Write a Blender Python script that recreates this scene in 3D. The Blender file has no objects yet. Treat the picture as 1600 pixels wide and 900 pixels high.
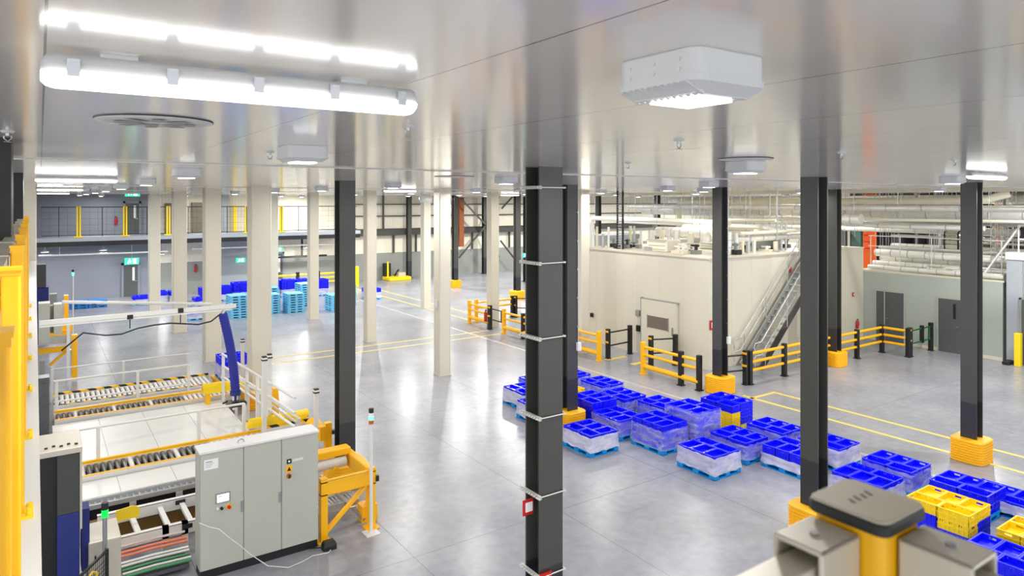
import bpy, math, random
from mathutils import Vector, Matrix
random.seed(7)
S = bpy.context.scene
COL = S.collection

# ------------------------------------------------------------------ camera, world, exposure
F_PX, VPX, HOR, EYE = 1070.3, 62.5, 315.1, 6.0
YAW = math.atan2(800 - VPX, F_PX)
cam = bpy.data.cameras.new('camera'); cam_o = bpy.data.objects.new('camera', cam); COL.objects.link(cam_o)
cam.sensor_width = 36; cam.lens = F_PX / 1600 * 36
cam.shift_y = (HOR - 450) / 1600
cam_o.location = (0, 0, EYE); cam_o.rotation_euler = (math.pi/2, 0, -YAW)
cam.clip_start = .02; cam.clip_end = 300
cam.dof.use_dof = True; cam.dof.focus_distance = 15; cam.dof.aperture_fstop = 11
S.camera = cam_o
w = bpy.data.worlds.new('world'); S.world = w; w.use_nodes = True
w.node_tree.nodes['Background'].inputs[0].default_value = (.93, .96, 1, 1)
w.node_tree.nodes['Background'].inputs[1].default_value = 1.2
S.view_settings.view_transform = 'Standard'; S.view_settings.look = 'None'
S.view_settings.gamma = 1; S.view_settings.use_curve_mapping = False
S.view_settings.exposure = 1.17
S.cycles.use_denoising = True
S.cycles.max_bounces = 8; S.cycles.diffuse_bounces = 4; S.cycles.glossy_bounces = 4
S.cycles.transparent_max_bounces = 12; S.cycles.sample_clamp_indirect = 6
LAMP_W = 26.5; BATTEN_W = 36; NEAR_W = 10; LENS_E = 2.6
CEIL = 6.445

# ------------------------------------------------------------------ helpers
def lin(c):
    return tuple(((v/255)/12.92 if v/255 <= .04045 else ((v/255+.055)/1.055)**2.4) for v in c)
def mat(name, rgb, rough=.5, metal=0, var=.08, scale=4, bump=0, coat=0, emit=0, spec=.5, rvar=.08):
    m = bpy.data.materials.new(name); m.use_nodes = True; nt = m.node_tree; N = nt.nodes; L = nt.links
    b = N['Principled BSDF']; c = lin(rgb)
    tc = N.new('ShaderNodeTexCoord'); no = N.new('ShaderNodeTexNoise'); no.inputs['Scale'].default_value = scale; no.inputs['Detail'].default_value = 4
    L.new(tc.outputs['Object'], no.inputs['Vector'])
    mx = N.new('ShaderNodeMix'); mx.data_type = 'RGBA'
    mx.inputs[6].default_value = tuple(max(0, v*(1-var)) for v in c) + (1,)
    mx.inputs[7].default_value = tuple(min(1, v*(1+var)) for v in c) + (1,)
    L.new(no.outputs['Fac'], mx.inputs[0]); L.new(mx.outputs[2], b.inputs['Base Color'])
    mr = N.new('ShaderNodeMapRange'); mr.inputs[3].default_value = max(.02, rough-rvar); mr.inputs[4].default_value = min(1, rough+rvar)
    L.new(no.outputs['Fac'], mr.inputs[0]); L.new(mr.outputs[0], b.inputs['Roughness'])
    b.inputs['Metallic'].default_value = metal; b.inputs['Coat Weight'].default_value = coat
    b.inputs['Specular IOR Level'].default_value = spec
    if bump:
        bp = N.new('ShaderNodeBump'); bp.inputs['Strength'].default_value = bump; bp.inputs['Distance'].default_value = .02
        n2 = N.new('ShaderNodeTexNoise'); n2.inputs['Scale'].default_value = scale*6; L.new(tc.outputs['Object'], n2.inputs['Vector'])
        L.new(n2.outputs['Fac'], bp.inputs['Height']); L.new(bp.outputs[0], b.inputs['Normal'])
    if emit:
        b.inputs['Emission Color'].default_value = c + (1,); b.inputs['Emission Strength'].default_value = emit
    return m

class MB:
    """collects shapes in world coordinates, links them as one mesh object"""
    def __init__(s): s.v = []; s.f = []; s.mi = []; s.sm = []
    def add(s, vs, fs, m=0, smooth=False):
        o = len(s.v); s.v += [tuple(p) for p in vs]
        for f in fs: s.f.append([i+o for i in f]); s.mi.append(m); s.sm.append(smooth)
        return s
    def box(s, x0, y0, z0, x1, y1, z1, m=0):
        if x0 > x1: x0, x1 = x1, x0
        if y0 > y1: y0, y1 = y1, y0
        if z0 > z1: z0, z1 = z1, z0
        v = [(x, y, z) for z in (z0, z1) for y in (y0, y1) for x in (x0, x1)]
        return s.add(v, [(0,2,3,1),(4,5,7,6),(0,1,5,4),(1,3,7,5),(3,2,6,7),(2,0,4,6)], m)
    def beam(s, p, q, a, b, m=0, up=(0,0,1)):
        """box bar from p to q, a wide, b tall"""
        p = Vector(p); q = Vector(q); d = (q-p).normalized(); u = Vector(up)
        if abs(d.dot(u)) > .98: u = Vector((0,1,0))
        r = d.cross(u).normalized(); t = r.cross(d)
        v = [e + r*(i*a/2) + t*(j*b/2) for e in (p, q) for i, j in ((-1,-1),(1,-1),(1,1),(-1,1))]
        return s.add(v, [(0,1,2,3),(7,6,5,4),(0,4,5,1),(1,5,6,2),(2,6,7,3),(3,7,4,0)], m)
    def cyl(s, p, q, r, n=12, m=0, r1=None, smooth=True, caps=True):
        p = Vector(p); q = Vector(q); d = (q-p).normalized(); u = Vector((0,0,1)) if abs(d.z) < .9 else Vector((1,0,0))
        a = d.cross(u).normalized(); b = d.cross(a); r1 = r if r1 is None else r1
        vs = [e + (a*math.cos(t) + b*math.sin(t))*rr for e, rr in ((p, r), (q, r1)) for t in [2*math.pi*k/n for k in range(n)]]
        s.add(vs, [(k, k+n, (k+1) % n + n, (k+1) % n) for k in range(n)], m, smooth)
        if caps: s.add(vs, [tuple(range(n)), tuple(range(2*n-1, n-1, -1))], m)
        return s
    def tube(s, pts, r, n=8, m=0):
        pts = [Vector(p) for p in pts]; vs = []; ref = None
        for i, p in enumerate(pts):
            d = (pts[min(i+1, len(pts)-1)] - pts[max(i-1, 0)]).normalized()
            if ref is None: ref = d.cross(Vector((0,0,1)) if abs(d.z) < .9 else Vector((1,0,0))).normalized()
            ref = (ref - d*ref.dot(d)).normalized(); b = d.cross(ref)
            rr = r[i] if isinstance(r, (list, tuple)) else r
            vs += [p + (ref*math.cos(2*math.pi*k/n) + b*math.sin(2*math.pi*k/n))*rr for k in range(n)]
        fs = [(i*n+k, i*n+(k+1) % n, (i+1)*n+(k+1) % n, (i+1)*n+k) for i in range(len(pts)-1) for k in range(n)]
        s.add(vs, fs, m, True)
        return s.add(vs, [tuple(range(n-1, -1, -1)), tuple(range(len(vs)-n, len(vs)))], m)
    def lathe(s, c, prof, n=24, m=0):
        vs = [(c[0]+r*math.cos(2*math.pi*k/n), c[1]+r*math.sin(2*math.pi*k/n), c[2]+z) for r, z in prof for k in range(n)]
        return s.add(vs, [(i*n+k, i*n+(k+1) % n, (i+1)*n+(k+1) % n, (i+1)*n+k) for i in range(len(prof)-1) for k in range(n)], m, True)
    def prism(s, poly, z0, z1, m=0, ax='z'):
        n = len(poly)
        def P(a, b, t): return (a, b, t) if ax == 'z' else ((a, t, b) if ax == 'y' else (t, a, b))
        vs = [P(a, b, t) for t in (z0, z1) for a, b in poly]
        return s.add(vs, [tuple(range(n-1, -1, -1)), tuple(range(n, 2*n))] + [(k, (k+1) % n, (k+1) % n+n, k+n) for k in range(n)], m)
    def rrect(s, cx, cy, hx, hy, r, prof, m=0, seg=4):
        """rounded rectangle tower: prof = [(inset, z), ...]"""
        vs = []; n = 4*(seg+1)
        for ins, z in prof:
            for q, (sx, sy) in enumerate(((1,1),(-1,1),(-1,-1),(1,-1))):
                for k in range(seg+1):
                    t = math.pi/2*(q + k/seg); rr = max(r-ins, .002)
                    vs.append((cx+sx*(hx-r)+rr*math.cos(t), cy+sy*(hy-r)+rr*math.sin(t), z))
        s.add(vs, [(i*n+k, i*n+(k+1) % n, (i+1)*n+(k+1) % n, (i+1)*n+k) for i in range(len(prof)-1) for k in range(n)], m)
        return s.add(vs, [tuple(range(n-1, -1, -1)), tuple(range(len(vs)-n, len(vs)))], m)
    def mesh(s, name, mats, origin=(0,0,0)):
        me = bpy.data.meshes.new(name)
        me.from_pydata([(x-origin[0], y-origin[1], z-origin[2]) for x, y, z in s.v], [], s.f)
        for m in (mats if isinstance(mats, (list, tuple)) else [mats]): me.materials.append(m)
        me.polygons.foreach_set('material_index', s.mi); me.polygons.foreach_set('use_smooth', s.sm); me.update()
        return me
    def build(s, name, mats, parent=None, bevel=0, label=None):
        og = ORG.get(parent.name, (0,0,0)) if parent else (0,0,0)
        if not parent:      # a thing that is one mesh: origin at its base centre
            xs, ys, zs = zip(*s.v); og = ((min(xs)+max(xs))/2, (min(ys)+max(ys))/2, min(zs))
        o = bpy.data.objects.new(name, s.mesh(name, mats, og)); COL.objects.link(o)
        if parent: o.parent = parent; ORG[o.name] = og
        else: o.location = og; ORG[o.name] = og
        if bevel:
            b = o.modifiers.new('bevel', 'BEVEL'); b.width = bevel; b.segments = 2; b.limit_method = 'ANGLE'
        if label: o['label'] = label
        return o
ORG = {}
def tag(o, label, cat, group=None):
    o['label'] = label; o['category'] = cat
    if group: o['group'] = group
    return o
def thing(name, loc, label, cat, group=None):
    o = bpy.data.objects.new(name, None); COL.objects.link(o); o.location = loc; o.empty_display_size = .1
    ORG[o.name] = tuple(loc); return tag(o, label, cat, group)
def struct(mb, name, m, bevel=0):
    o = mb.build(name, m, bevel=bevel); o['kind'] = 'structure'; return o
def dup(o, loc, label=None, group=None, rotz=None):
    c = o.copy(); COL.objects.link(c); c.location = loc
    if rotz is not None: c.rotation_euler.z = rotz
    if label: c['label'] = label
    if group: c['group'] = group
    for ch in list(o.children):
        d = ch.copy(); COL.objects.link(d); d.parent = c
        for g in list(ch.children):
            e = g.copy(); COL.objects.link(e); e.parent = d
    return c
def pt(px, py, z=0):
    """point of the hall at height z seen at a pixel of the photograph"""
    D = F_PX*(EYE-z)/(py-HOR); l = (px-800)/F_PX*D; s, c = math.sin(YAW), math.cos(YAW)
    return D*s+l*c, D*c-l*s
def ptY(px, py, Y):
    s, c = math.sin(YAW), math.cos(YAW); u = (px-800)/F_PX; D = Y/(c-u*s)
    return D*(s+u*c), Y, EYE-(py-HOR)*D/F_PX
def ptX(px, py, X):
    s, c = math.sin(YAW), math.cos(YAW); u = (px-800)/F_PX; D = X/(s+u*c)
    return X, D*(c-u*s), EYE-(py-HOR)*D/F_PX

# ------------------------------------------------------------------ materials
M = {}
for n, a in dict(
    white_panel=((214,209,190), .35, 0, .03, .8), cream_panel=((238,232,212), .4, 0, .04, .6), grey_wall=((134,139,150), .55, 0, .06, .8),
    dado=((146,149,143), .55, 0, .05, .8), green_grey=((170,177,167), .5, 0, .05, .5), light_grey_wall=((165,172,178), .5, 0, .05, .5),
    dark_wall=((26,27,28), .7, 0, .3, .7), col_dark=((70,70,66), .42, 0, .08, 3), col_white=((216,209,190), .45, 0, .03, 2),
    yellow=((255,186,0), .42, 0, .06, 5), yellow_pale=((252,214,20), .4, 0, .05, 5), guard_yellow=((255,186,18), .45, 0, .06, 5),
    black=((22,22,23), .5, 0, .2, 6), rubber_lit=((176,167,146), .55, 0, .15, 8), white_paint=((226,224,218), .4, 0, .04, 3), deck=((222,221,214), .35, 0, .04, 2),
    galv=((188,190,190), .38, .6, .12, 8), steel=((170,172,174), .3, .8, .1, 8), alu=((200,193,176), .38, .25, .08, 14), silver_wrap=((214,213,204), .3, .6, .3, 7),
    pipe_cream=((228,222,198), .4, 0, .06, 2), pipe_white=((238,236,226), .4, 0, .05, 2), cab=((184,184,171), .45, 0, .03, 2), cab_top=((226,224,222), .4, 0, .03, 2),
    door_grey=((84,86,86), .5, 0, .05, 2), red=((196,24,22), .4, 0, .1, 6), orange=((232,92,10), .45, 0, .1, 5), rust=((150,84,36), .6, 0, .15, 5),
    blue_rim_glint=((40,52,250), .25, 0, .05, 6), blue_crate=((2,6,244), .38, 0, .05, 6), navy=((30,42,118), .6, 0, .15, 8), blue_hose=((24,34,140), .55, 0, .2, 12), tower_grey=((66,68,64), .5, 0, .08, 4),
    pallet_blue=((2,146,224), .45, 0, .07, 6), pallet_light=((120,204,242), .45, 0, .07, 6), pallet_dark=((20,120,205), .45, 0, .07, 6), brown=((120,88,36), .7, 0, .2, 5),
    tape=((226,198,92), .5, 0, .1, 10), strip=((178,175,169), .35, 0, .06, 4), hatch=((110,110,112), .3, .5, .2, 30), roller_dark=((104,106,110), .3, .7, .15, 9),
    lamp_body=((206,207,208), .4, 0, .02, 4), cable=((228,226,220), .5, 0, .05, 6), copper=((226,120,84), .4, 0, .1, 8), panel_green=((74,104,94), .45, 0, .1, 6), green_pipe=((60,140,90), .45, 0, .1, 6),
    sign_white=((240,240,236), .4, 0, .02, 4), brown_mesh=((112,102,88), .6, 0, .2, 3), teal=((20,120,140), .5, 0, .1, 4), clip=((196,198,202), .3, .5, .05, 8),
).items(): M[n] = mat(n, a[0], a[1], a[2], a[3], a[4])
M['silver_wrap'] = mat('crinkled_silver', (226,225,217), .34, .35, .16, 5, bump=.14)
M['green_rail'] = mat('green_rail', (10,96,52), .4)
M['lens'] = mat('lens', (255,254,250), .4, var=0, emit=LENS_E)
M['lens_far'] = mat('lens_far', (255,254,248), .4, var=0, emit=4)
M['sign_green'] = mat('sign_green', (46,186,140), .4, var=.02, emit=.9)
M['sign_glow'] = mat('sign_glow', (235,250,242), .4, var=0, emit=1.1)
M['green_lit'] = mat('green_lit', (4,200,60), .3, var=0, emit=.9)
M['green_mint'] = mat('green_mint', (90,225,185), .3, var=0, emit=1.2)
M['amber'] = mat('amber', (190,96,20), .3)
M['screen'] = mat('screen', (200,222,240), .2, var=.05, emit=.9)

def film_mat(name, a0, a1):
    m = bpy.data.materials.new(name); m.use_nodes = True; nt = m.node_tree; N = nt.nodes; L = nt.links
    b = N['Principled BSDF']; b.inputs['Base Color'].default_value = (.8, .8, .88, 1); b.inputs['Roughness'].default_value = .22
    b.inputs['Specular IOR Level'].default_value = .8
    tc = N.new('ShaderNodeTexCoord'); mp = N.new('ShaderNodeMapping'); mp.inputs['Scale'].default_value = (1.6, 1.6, 5)
    no = N.new('ShaderNodeTexNoise'); no.inputs['Scale'].default_value = 1.6; no.inputs['Detail'].default_value = 3; no.inputs['Distortion'].default_value = .9
    L.new(tc.outputs['Object'], mp.inputs[0]); L.new(mp.outputs[0], no.inputs['Vector'])
    oi = N.new('ShaderNodeObjectInfo'); mr = N.new('ShaderNodeMapRange'); mr.inputs[1].default_value = .3; mr.inputs[2].default_value = .7
    mr.inputs[3].default_value = a0; mr.inputs[4].default_value = a1
    ad = N.new('ShaderNodeMath'); ad.operation = 'ADD'; mu = N.new('ShaderNodeMath'); mu.operation = 'MULTIPLY_ADD'; mu.inputs[1].default_value = .16; mu.inputs[2].default_value = -.08
    L.new(oi.outputs['Random'], mu.inputs[0]); L.new(no.outputs['Fac'], mr.inputs[0]); L.new(mr.outputs[0], ad.inputs[0]); L.new(mu.outputs[0], ad.inputs[1]); ad.use_clamp = True
    bp = N.new('ShaderNodeBump'); bp.inputs['Strength'].default_value = .6; bp.inputs['Distance'].default_value = .03
    L.new(no.outputs['Fac'], bp.inputs['Height']); L.new(bp.outputs[0], b.inputs['Normal'])
    tr = N.new('ShaderNodeBsdfTransparent'); mx = N.new('ShaderNodeMixShader')
    L.new(ad.outputs[0], mx.inputs[0]); L.new(tr.outputs[0], mx.inputs[1]); L.new(b.outputs[0], mx.inputs[2]); L.new(mx.outputs[0], N['Material Output'].inputs[0])
    return m
M['film'] = film_mat('stretch_film', .5, .85); M['film_clear'] = film_mat('clear_stretch_film', .08, .5)

def hatch_mat():      # black and yellow warning stripe
    m = bpy.data.materials.new('warning_stripe'); m.use_nodes = True; nt = m.node_tree; N = nt.nodes; L = nt.links
    tc = N.new('ShaderNodeTexCoord'); wv = N.new('ShaderNodeTexWave'); wv.bands_direction = 'DIAGONAL'; wv.inputs['Scale'].default_value = 1.6
    rp = N.new('ShaderNodeValToRGB'); rp.color_ramp.interpolation = 'CONSTANT'
    rp.color_ramp.elements[0].color = (.02, .02, .02, 1); rp.color_ramp.elements[1].position = .5; rp.color_ramp.elements[1].color = (.93, .52, .01, 1)
    L.new(tc.outputs['Object'], wv.inputs['Vector']); L.new(wv.outputs['Fac'], rp.inputs[0]); L.new(rp.outputs[0], N['Principled BSDF'].inputs['Base Color'])
    return m
M['stripe'] = hatch_mat()

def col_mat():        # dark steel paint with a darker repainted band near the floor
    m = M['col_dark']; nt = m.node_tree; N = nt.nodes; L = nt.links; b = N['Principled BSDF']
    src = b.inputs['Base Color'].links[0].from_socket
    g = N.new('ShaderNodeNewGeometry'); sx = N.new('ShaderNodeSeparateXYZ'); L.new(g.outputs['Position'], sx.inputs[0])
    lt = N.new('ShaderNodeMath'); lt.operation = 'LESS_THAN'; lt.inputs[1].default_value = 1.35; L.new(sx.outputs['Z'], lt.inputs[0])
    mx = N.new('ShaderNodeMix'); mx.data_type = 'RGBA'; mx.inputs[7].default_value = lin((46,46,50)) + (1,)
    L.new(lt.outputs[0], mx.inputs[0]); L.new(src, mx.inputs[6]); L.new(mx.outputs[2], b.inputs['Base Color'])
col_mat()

def floor_mat():
    m = bpy.data.materials.new('polished_concrete'); m.use_nodes = True; nt = m.node_tree; N = nt.nodes; L = nt.links; b = N['Principled BSDF']
    g = N.new('ShaderNodeNewGeometry')
    mp = N.new('ShaderNodeMapping'); mp.inputs['Location'].default_value = (3.1, 7.7, .43); L.new(g.outputs['Position'], mp.inputs[0])
    n1 = N.new('ShaderNodeTexNoise'); n1.inputs['Scale'].default_value = .5; n1.inputs['Detail'].default_value = 4; n1.inputs['Roughness'].default_value = .5
    n2 = N.new('ShaderNodeTexNoise'); n2.inputs['Scale'].default_value = 5; n2.inputs['Detail'].default_value = 5; n2.inputs['Roughness'].default_value = .6
    L.new(mp.outputs[0], n1.inputs['Vector']); L.new(mp.outputs[0], n2.inputs['Vector'])
    av = N.new('ShaderNodeMath'); av.operation = 'MULTIPLY_ADD'; av.inputs[1].default_value = .35; L.new(n2.outputs['Fac'], av.inputs[0])
    a2 = N.new('ShaderNodeMath'); a2.operation = 'MULTIPLY'; a2.inputs[1].default_value = .65; L.new(n1.outputs['Fac'], a2.inputs[0]); L.new(a2.outputs[0], av.inputs[2])
    m0 = N.new('ShaderNodeMapRange'); m0.inputs[1].default_value = .32; m0.inputs[2].default_value = .68; L.new(av.outputs[0], m0.inputs[0])
    hs = N.new('ShaderNodeMix'); hs.data_type = 'RGBA'; hs.inputs[6].default_value = lin((127,130,139)) + (1,); hs.inputs[7].default_value = lin((161,162,166)) + (1,)
    L.new(m0.outputs[0], hs.inputs[0])
    # saw-cut joints
    sx = N.new('ShaderNodeSeparateXYZ'); L.new(g.outputs['Position'], sx.inputs[0])
    def joint(sock, off, per, wdt):
        a = N.new('ShaderNodeMath'); a.operation = 'SUBTRACT'; a.inputs[1].default_value = off; L.new(sock, a.inputs[0])
        p = N.new('ShaderNodeMath'); p.operation = 'PINGPONG'; p.inputs[1].default_value = per/2; L.new(a.outputs[0], p.inputs[0])
        l = N.new('ShaderNodeMath'); l.operation = 'LESS_THAN'; l.inputs[1].default_value = wdt; L.new(p.outputs[0], l.inputs[0]); return l.outputs[0]
    ja = joint(sx.outputs['X'], 5.2, 3.113, .007); jb = joint(sx.outputs['Y'], 10.45, 6.9, .007)
    mm = N.new('ShaderNodeMath'); mm.operation = 'MAXIMUM'; L.new(ja, mm.inputs[0]); L.new(jb, mm.inputs[1])
    mj = N.new('ShaderNodeMix'); mj.data_type = 'RGBA'; mj.inputs[7].default_value = lin((112,110,108)) + (1,)
    L.new(mm.outputs[0], mj.inputs[0]); L.new(hs.outputs[2], mj.inputs[6]); L.new(mj.outputs[2], b.inputs['Base Color'])
    b.inputs['Roughness'].default_value = .27
    b.inputs['Specular IOR Level'].default_value = .5
    return m
M['floor'] = floor_mat()

def ceil_mat():
    m = bpy.data.materials.new('glossy_ceiling_panel'); m.use_nodes = True; nt = m.node_tree; N = nt.nodes; L = nt.links; b = N['Principled BSDF']
    g = N.new('ShaderNodeNewGeometry'); sx = N.new('ShaderNodeSeparateXYZ'); L.new(g.outputs['Position'], sx.inputs[0])
    a = N.new('ShaderNodeMath'); a.operation = 'SUBTRACT'; a.inputs[1].default_value = .012; L.new(sx.outputs['X'], a.inputs[0])
    p = N.new('ShaderNodeMath'); p.operation = 'PINGPONG'; p.inputs[1].default_value = .565; L.new(a.outputs[0], p.inputs[0])
    l = N.new('ShaderNodeMath'); l.operation = 'LESS_THAN'; l.inputs[1].default_value = .0035; L.new(p.outputs[0], l.inputs[0])
    mj = N.new('ShaderNodeMix'); mj.data_type = 'RGBA'; mj.inputs[6].default_value = lin((226,220,213)) + (1,); mj.inputs[7].default_value = lin((120,116,110)) + (1,)
    L.new(l.outputs[0], mj.inputs[0]); L.new(mj.outputs[2], b.inputs['Base Color'])
    b.inputs['Roughness'].default_value = .14; b.inputs['IOR'].default_value = 2.2; b.inputs['Specular IOR Level'].default_value = .6
    n = N.new('ShaderNodeTexNoise'); n.inputs['Scale'].default_value = 1.1; L.new(g.outputs['Position'], n.inputs['Vector'])
    bp = N.new('ShaderNodeBump'); bp.inputs['Strength'].default_value = .03; bp.inputs['Distance'].default_value = .05
    L.new(n.outputs['Fac'], bp.inputs['Height']); L.new(bp.outputs[0], b.inputs['Normal'])
    return m
M['ceiling'] = ceil_mat()

def clad_mat():       # profiled cladding: fine vertical ribs in the sheet
    m = M['cream_panel']; nt = m.node_tree; N = nt.nodes; L = nt.links; b = N['Principled BSDF']
    g = N.new('ShaderNodeNewGeometry'); wv = N.new('ShaderNodeTexWave'); wv.inputs['Scale'].default_value = 1.6
    L.new(g.outputs['Position'], wv.inputs['Vector']); bp = N.new('ShaderNodeBump'); bp.inputs['Strength'].default_value = .35; bp.inputs['Distance'].default_value = .03
    L.new(wv.outputs['Fac'], bp.inputs['Height']); L.new(bp.outputs[0], b.inputs['Normal'])
clad_mat()
# ------------------------------------------------------------------ the setting
struct(MB().box(-12,-12,-.12, 64,50.5,0), 'floor', M['floor'])
struct(MB().box(-12,-12,CEIL, 64,50.5,CEIL+.1), 'ceiling', M['ceiling'])
b = MB()
b.box(-5,49.5,0, 6.1,49.8,CEIL, 0)                                   # grey painted end
b.box(6.1,49.5,0, 63,49.8,2.02, 1).box(6.1,49.5,2.02, 63,49.8,CEIL, 2)
struct(b, 'wall_back', [M['grey_wall'], M['dado'], M['cream_panel']])
struct(MB().box(63,-12,0, 63.3,49.8,CEIL), 'wall_right', M['cream_panel'])
struct(MB().box(-5.3,21,0, -5,49.8,CEIL), 'wall_left', M['grey_wall'])
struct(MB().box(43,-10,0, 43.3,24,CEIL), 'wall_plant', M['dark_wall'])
# steel girts and the deep beam along the back wall
def trim(n, m, *boxes, bevel=0):
    b = MB()
    for q in boxes: b.box(*q)
    return struct(b, 'trim_%d' % n, m, bevel)
trim(1, M['col_dark'], (18.8,49.0,3.42, 63,49.1,3.9), (18.8,48.9,3.86, 63,49.3,3.92), (18.8,48.9,3.4, 63,49.3,3.46))
trim(2, M['col_dark'], (18.8,49.2,4.85, 63,49.45,4.93)); trim(3, M['col_dark'], (18.8,49.2,5.75, 63,49.45,5.83))
trim(4, M['white_panel'], (25.9,-12,6.33, 26.05,49.5,CEIL))              # end strip of the low ceiling
for k, (u, v) in enumerate(((616,367),(651,367),(739,365),(797,365))):
    x = ptY(u, 400, 49.2)[0]; trim(7+k, M['col_dark'], (x-.06,49.25,2.02, x+.06,49.4,3.9))
x = ptY(600,400,49.2)[0]; trim(11, M['col_dark'], (x-.05,49.25,3.9, x+.05,49.4,CEIL)); x = ptY(430,400,49.2)[0]
trim(12, M['light_grey_wall'], (ptY(345,400,49.3)[0],49.0,3.95, ptY(356,400,49.3)[0],49.5,CEIL), (ptY(345,400,49.3)[0],49.2,0, ptY(388,400,49.3)[0],49.5,3.6))
# back mezzanine: concrete edge, steel underside
b = MB().box(-5,46.3,3.72, 18.8,49.5,3.95, 0).box(-5,46.35,3.45, 18.8,46.55,3.72, 1)
for k in range(7): b.box(-4+3.6*k,46.55,3.5, -3.8+3.6*k,49.5,3.72, 1)
struct(b, 'floor_mezzanine', [M['light_grey_wall'], M['black']])
struct(MB().box(ptY(258,400,49.3)[0],49.2,3.95, ptY(276,400,49.3)[0],49.48,5.9).box(ptY(300,400,49.3)[0],49.2,3.95, ptY(345,400,49.3)[0],49.48,5.95), 'window_1', M['brown_mesh'])
# floor markings
def line(n, x0, y0, x1, y1): struct(MB().box(x0,y0,0, x1,y1,.004), 'trim_%d' % n, M['tape'])
line(20, 17.85,-8,17.97,13.4); line(21, 18.95,-8,19.07,13.0); line(22, 17.85,29.6,17.97,46); line(23, 18.95,29.9,19.07,46)
line(24, 5.9,25.85,17.2,25.97); line(25, 5.9,26.8,17.2,26.92); line(26, 17.85,13.0,19.07,13.12)
for k, (u, v) in enumerate(((960,559),(1000,566),(1050,560))):
    x, y = pt(u, v); line(27+k, x-.5, y-.2, x+.5, y+.05)
struct(MB().box(16.03,-10,0, 16.17,40,.003), 'trim_30', M['strip'])

# white insulated block and grey rooms on the right
b = MB().box(19.55,16.05,0, 29.84,23.2,3.97)
for k in range(6): b.box(19.545,16.05+1.19*k,0, 19.55,16.055+1.19*k,3.97, 1)
for k in range(8): b.box(19.6+1.19*k,16.045,0, 19.605+1.19*k,16.05,3.97, 1)
b.box(19.5,16.0,3.95, 29.84,23.25,4.0, 1)
struct(b, 'wall_block', [M['white_panel'], M['col_white']])
b = MB().box(29.85,10.75,0, 36,16.3,2.97, 0).box(29.845,10.7,2.95, 36,16.3,3.02, 1).box(29.83,10.75,0, 29.85,16.0,.12, 1)
struct(b, 'wall_grey_room', [M['green_grey'], M['white_panel']])
b = MB().box(29.75,4,0, 36,10.6,3.85, 0).box(29.7,3.9,3.85, 36.1,10.62,4.12, 1).box(29.73,10.05,0, 29.75,10.07,3.85, 2)
struct(b, 'wall_corner_room', [M['light_grey_wall'], M['white_paint'], M['dado']])

def door(n, boxes, mats, handle):
    b = MB()
    for q in boxes: b.box(*q)
    o = b.build('door_%d' % n, mats); o['kind'] = 'structure'
    if handle: handle.build('door_handle', M['steel'], o)
    return o
# sliding cold-store door in the block (X face)
door(1, [(19.42,17.45,0, 19.53,19.25,2.2, 0), (19.44,19.25,0, 19.54,19.31,2.26, 1), (19.42,17.4,2.2, 19.54,19.31,2.24, 1),
         (19.405,17.85,1.14, 19.42,18.9,1.6, 2), (19.4,17.82,1.11, 19.42,17.85,1.63, 1), (19.4,18.9,1.11, 19.42,18.93,1.63, 1)],
     [M['white_panel'], M['dado'], M['brown_mesh']], MB().box(19.36,17.6,1.0, 19.42,17.64,1.3))
# double and single doors of the green-grey room
y0, y1 = ptX(1370,470,29.85)[1], ptX(1413,470,29.85)[1]; ym = ptX(1383,470,29.85)[1]
door(2, [(29.8,ym+.02,0, 29.84,y0,2.15, 0), (29.8,y1,0, 29.84,ym-.02,2.15, 0), (29.79,y1-.05,2.15, 29.86,y0+.05,2.21, 1), (29.79,y0,0, 29.86,y0+.05,2.15, 1), (29.79,y1-.05,0, 29.86,y1,2.15, 1), (29.79,ym-.02,0, 29.86,ym+.02,2.15, 1)],
     [M['door_grey'], M['green_grey']], MB().box(29.74,ym-.14,1.0, 29.8,ym-.1,1.04))
y0, y1 = ptX(1467,480,29.85)[1], ptX(1505,480,29.85)[1]
door(3, [(29.8,y1,0, 29.84,y0,2.12, 0), (29.79,y1-.05,2.12, 29.86,y0+.05,2.18, 1), (29.79,y0,0, 29.86,y0+.05,2.12, 1), (29.79,y1-.05,0, 29.86,y1,2.12, 1), (29.79,y1+.24,1.35, 29.8,y1+.34,1.95, 2)],
     [M['door_grey'], M['green_grey'], M['black']], MB().box(29.74,y1+.1,1.02, 29.8,y1+.24,1.06))
y0 = ptX(1597,480,29.75)[1]
door(4, [(29.7,y0-1.1,0, 29.74,y0,2.4, 0), (29.69,y0,0, 29.75,y0+.08,2.46, 1), (29.69,y0-1.1,2.4, 29.75,y0+.08,2.48, 1)], [M['door_grey'], M['dado']], MB().box(29.64,y0-.2,1, 29.7,y0-.1,1.04))
# doors in the grey back wall, below and on the mezzanine
def back_door(n, u0, u1, z0, z1):
    x0, x1 = ptY(u0,400,49.5)[0], ptY(u1,400,49.5)[0]
    door(n, [(x0,49.42,z0, x1,49.47,z1, 0), (x0-.12,49.4,z0, x0,49.52,z1+.12, 1), (x1,49.4,z0, x1+.12,49.52,z1+.12, 1), (x0-.12,49.4,z1, x1+.12,49.52,z1+.12, 1), (x1-.3,49.41,z0+1.0, x1-.17,49.42,z1-.15, 2)],
         [M['door_grey'], M['grey_wall'], M['sign_white']], MB().box(x1-.2,49.36,z0+.95, x1-.06,49.41,z0+.99))
back_door(5, 193, 215, 0, 2.0); back_door(6, 196, 217, 3.95, 5.9); back_door(7, 432, 441, 0, 2.3)

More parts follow.
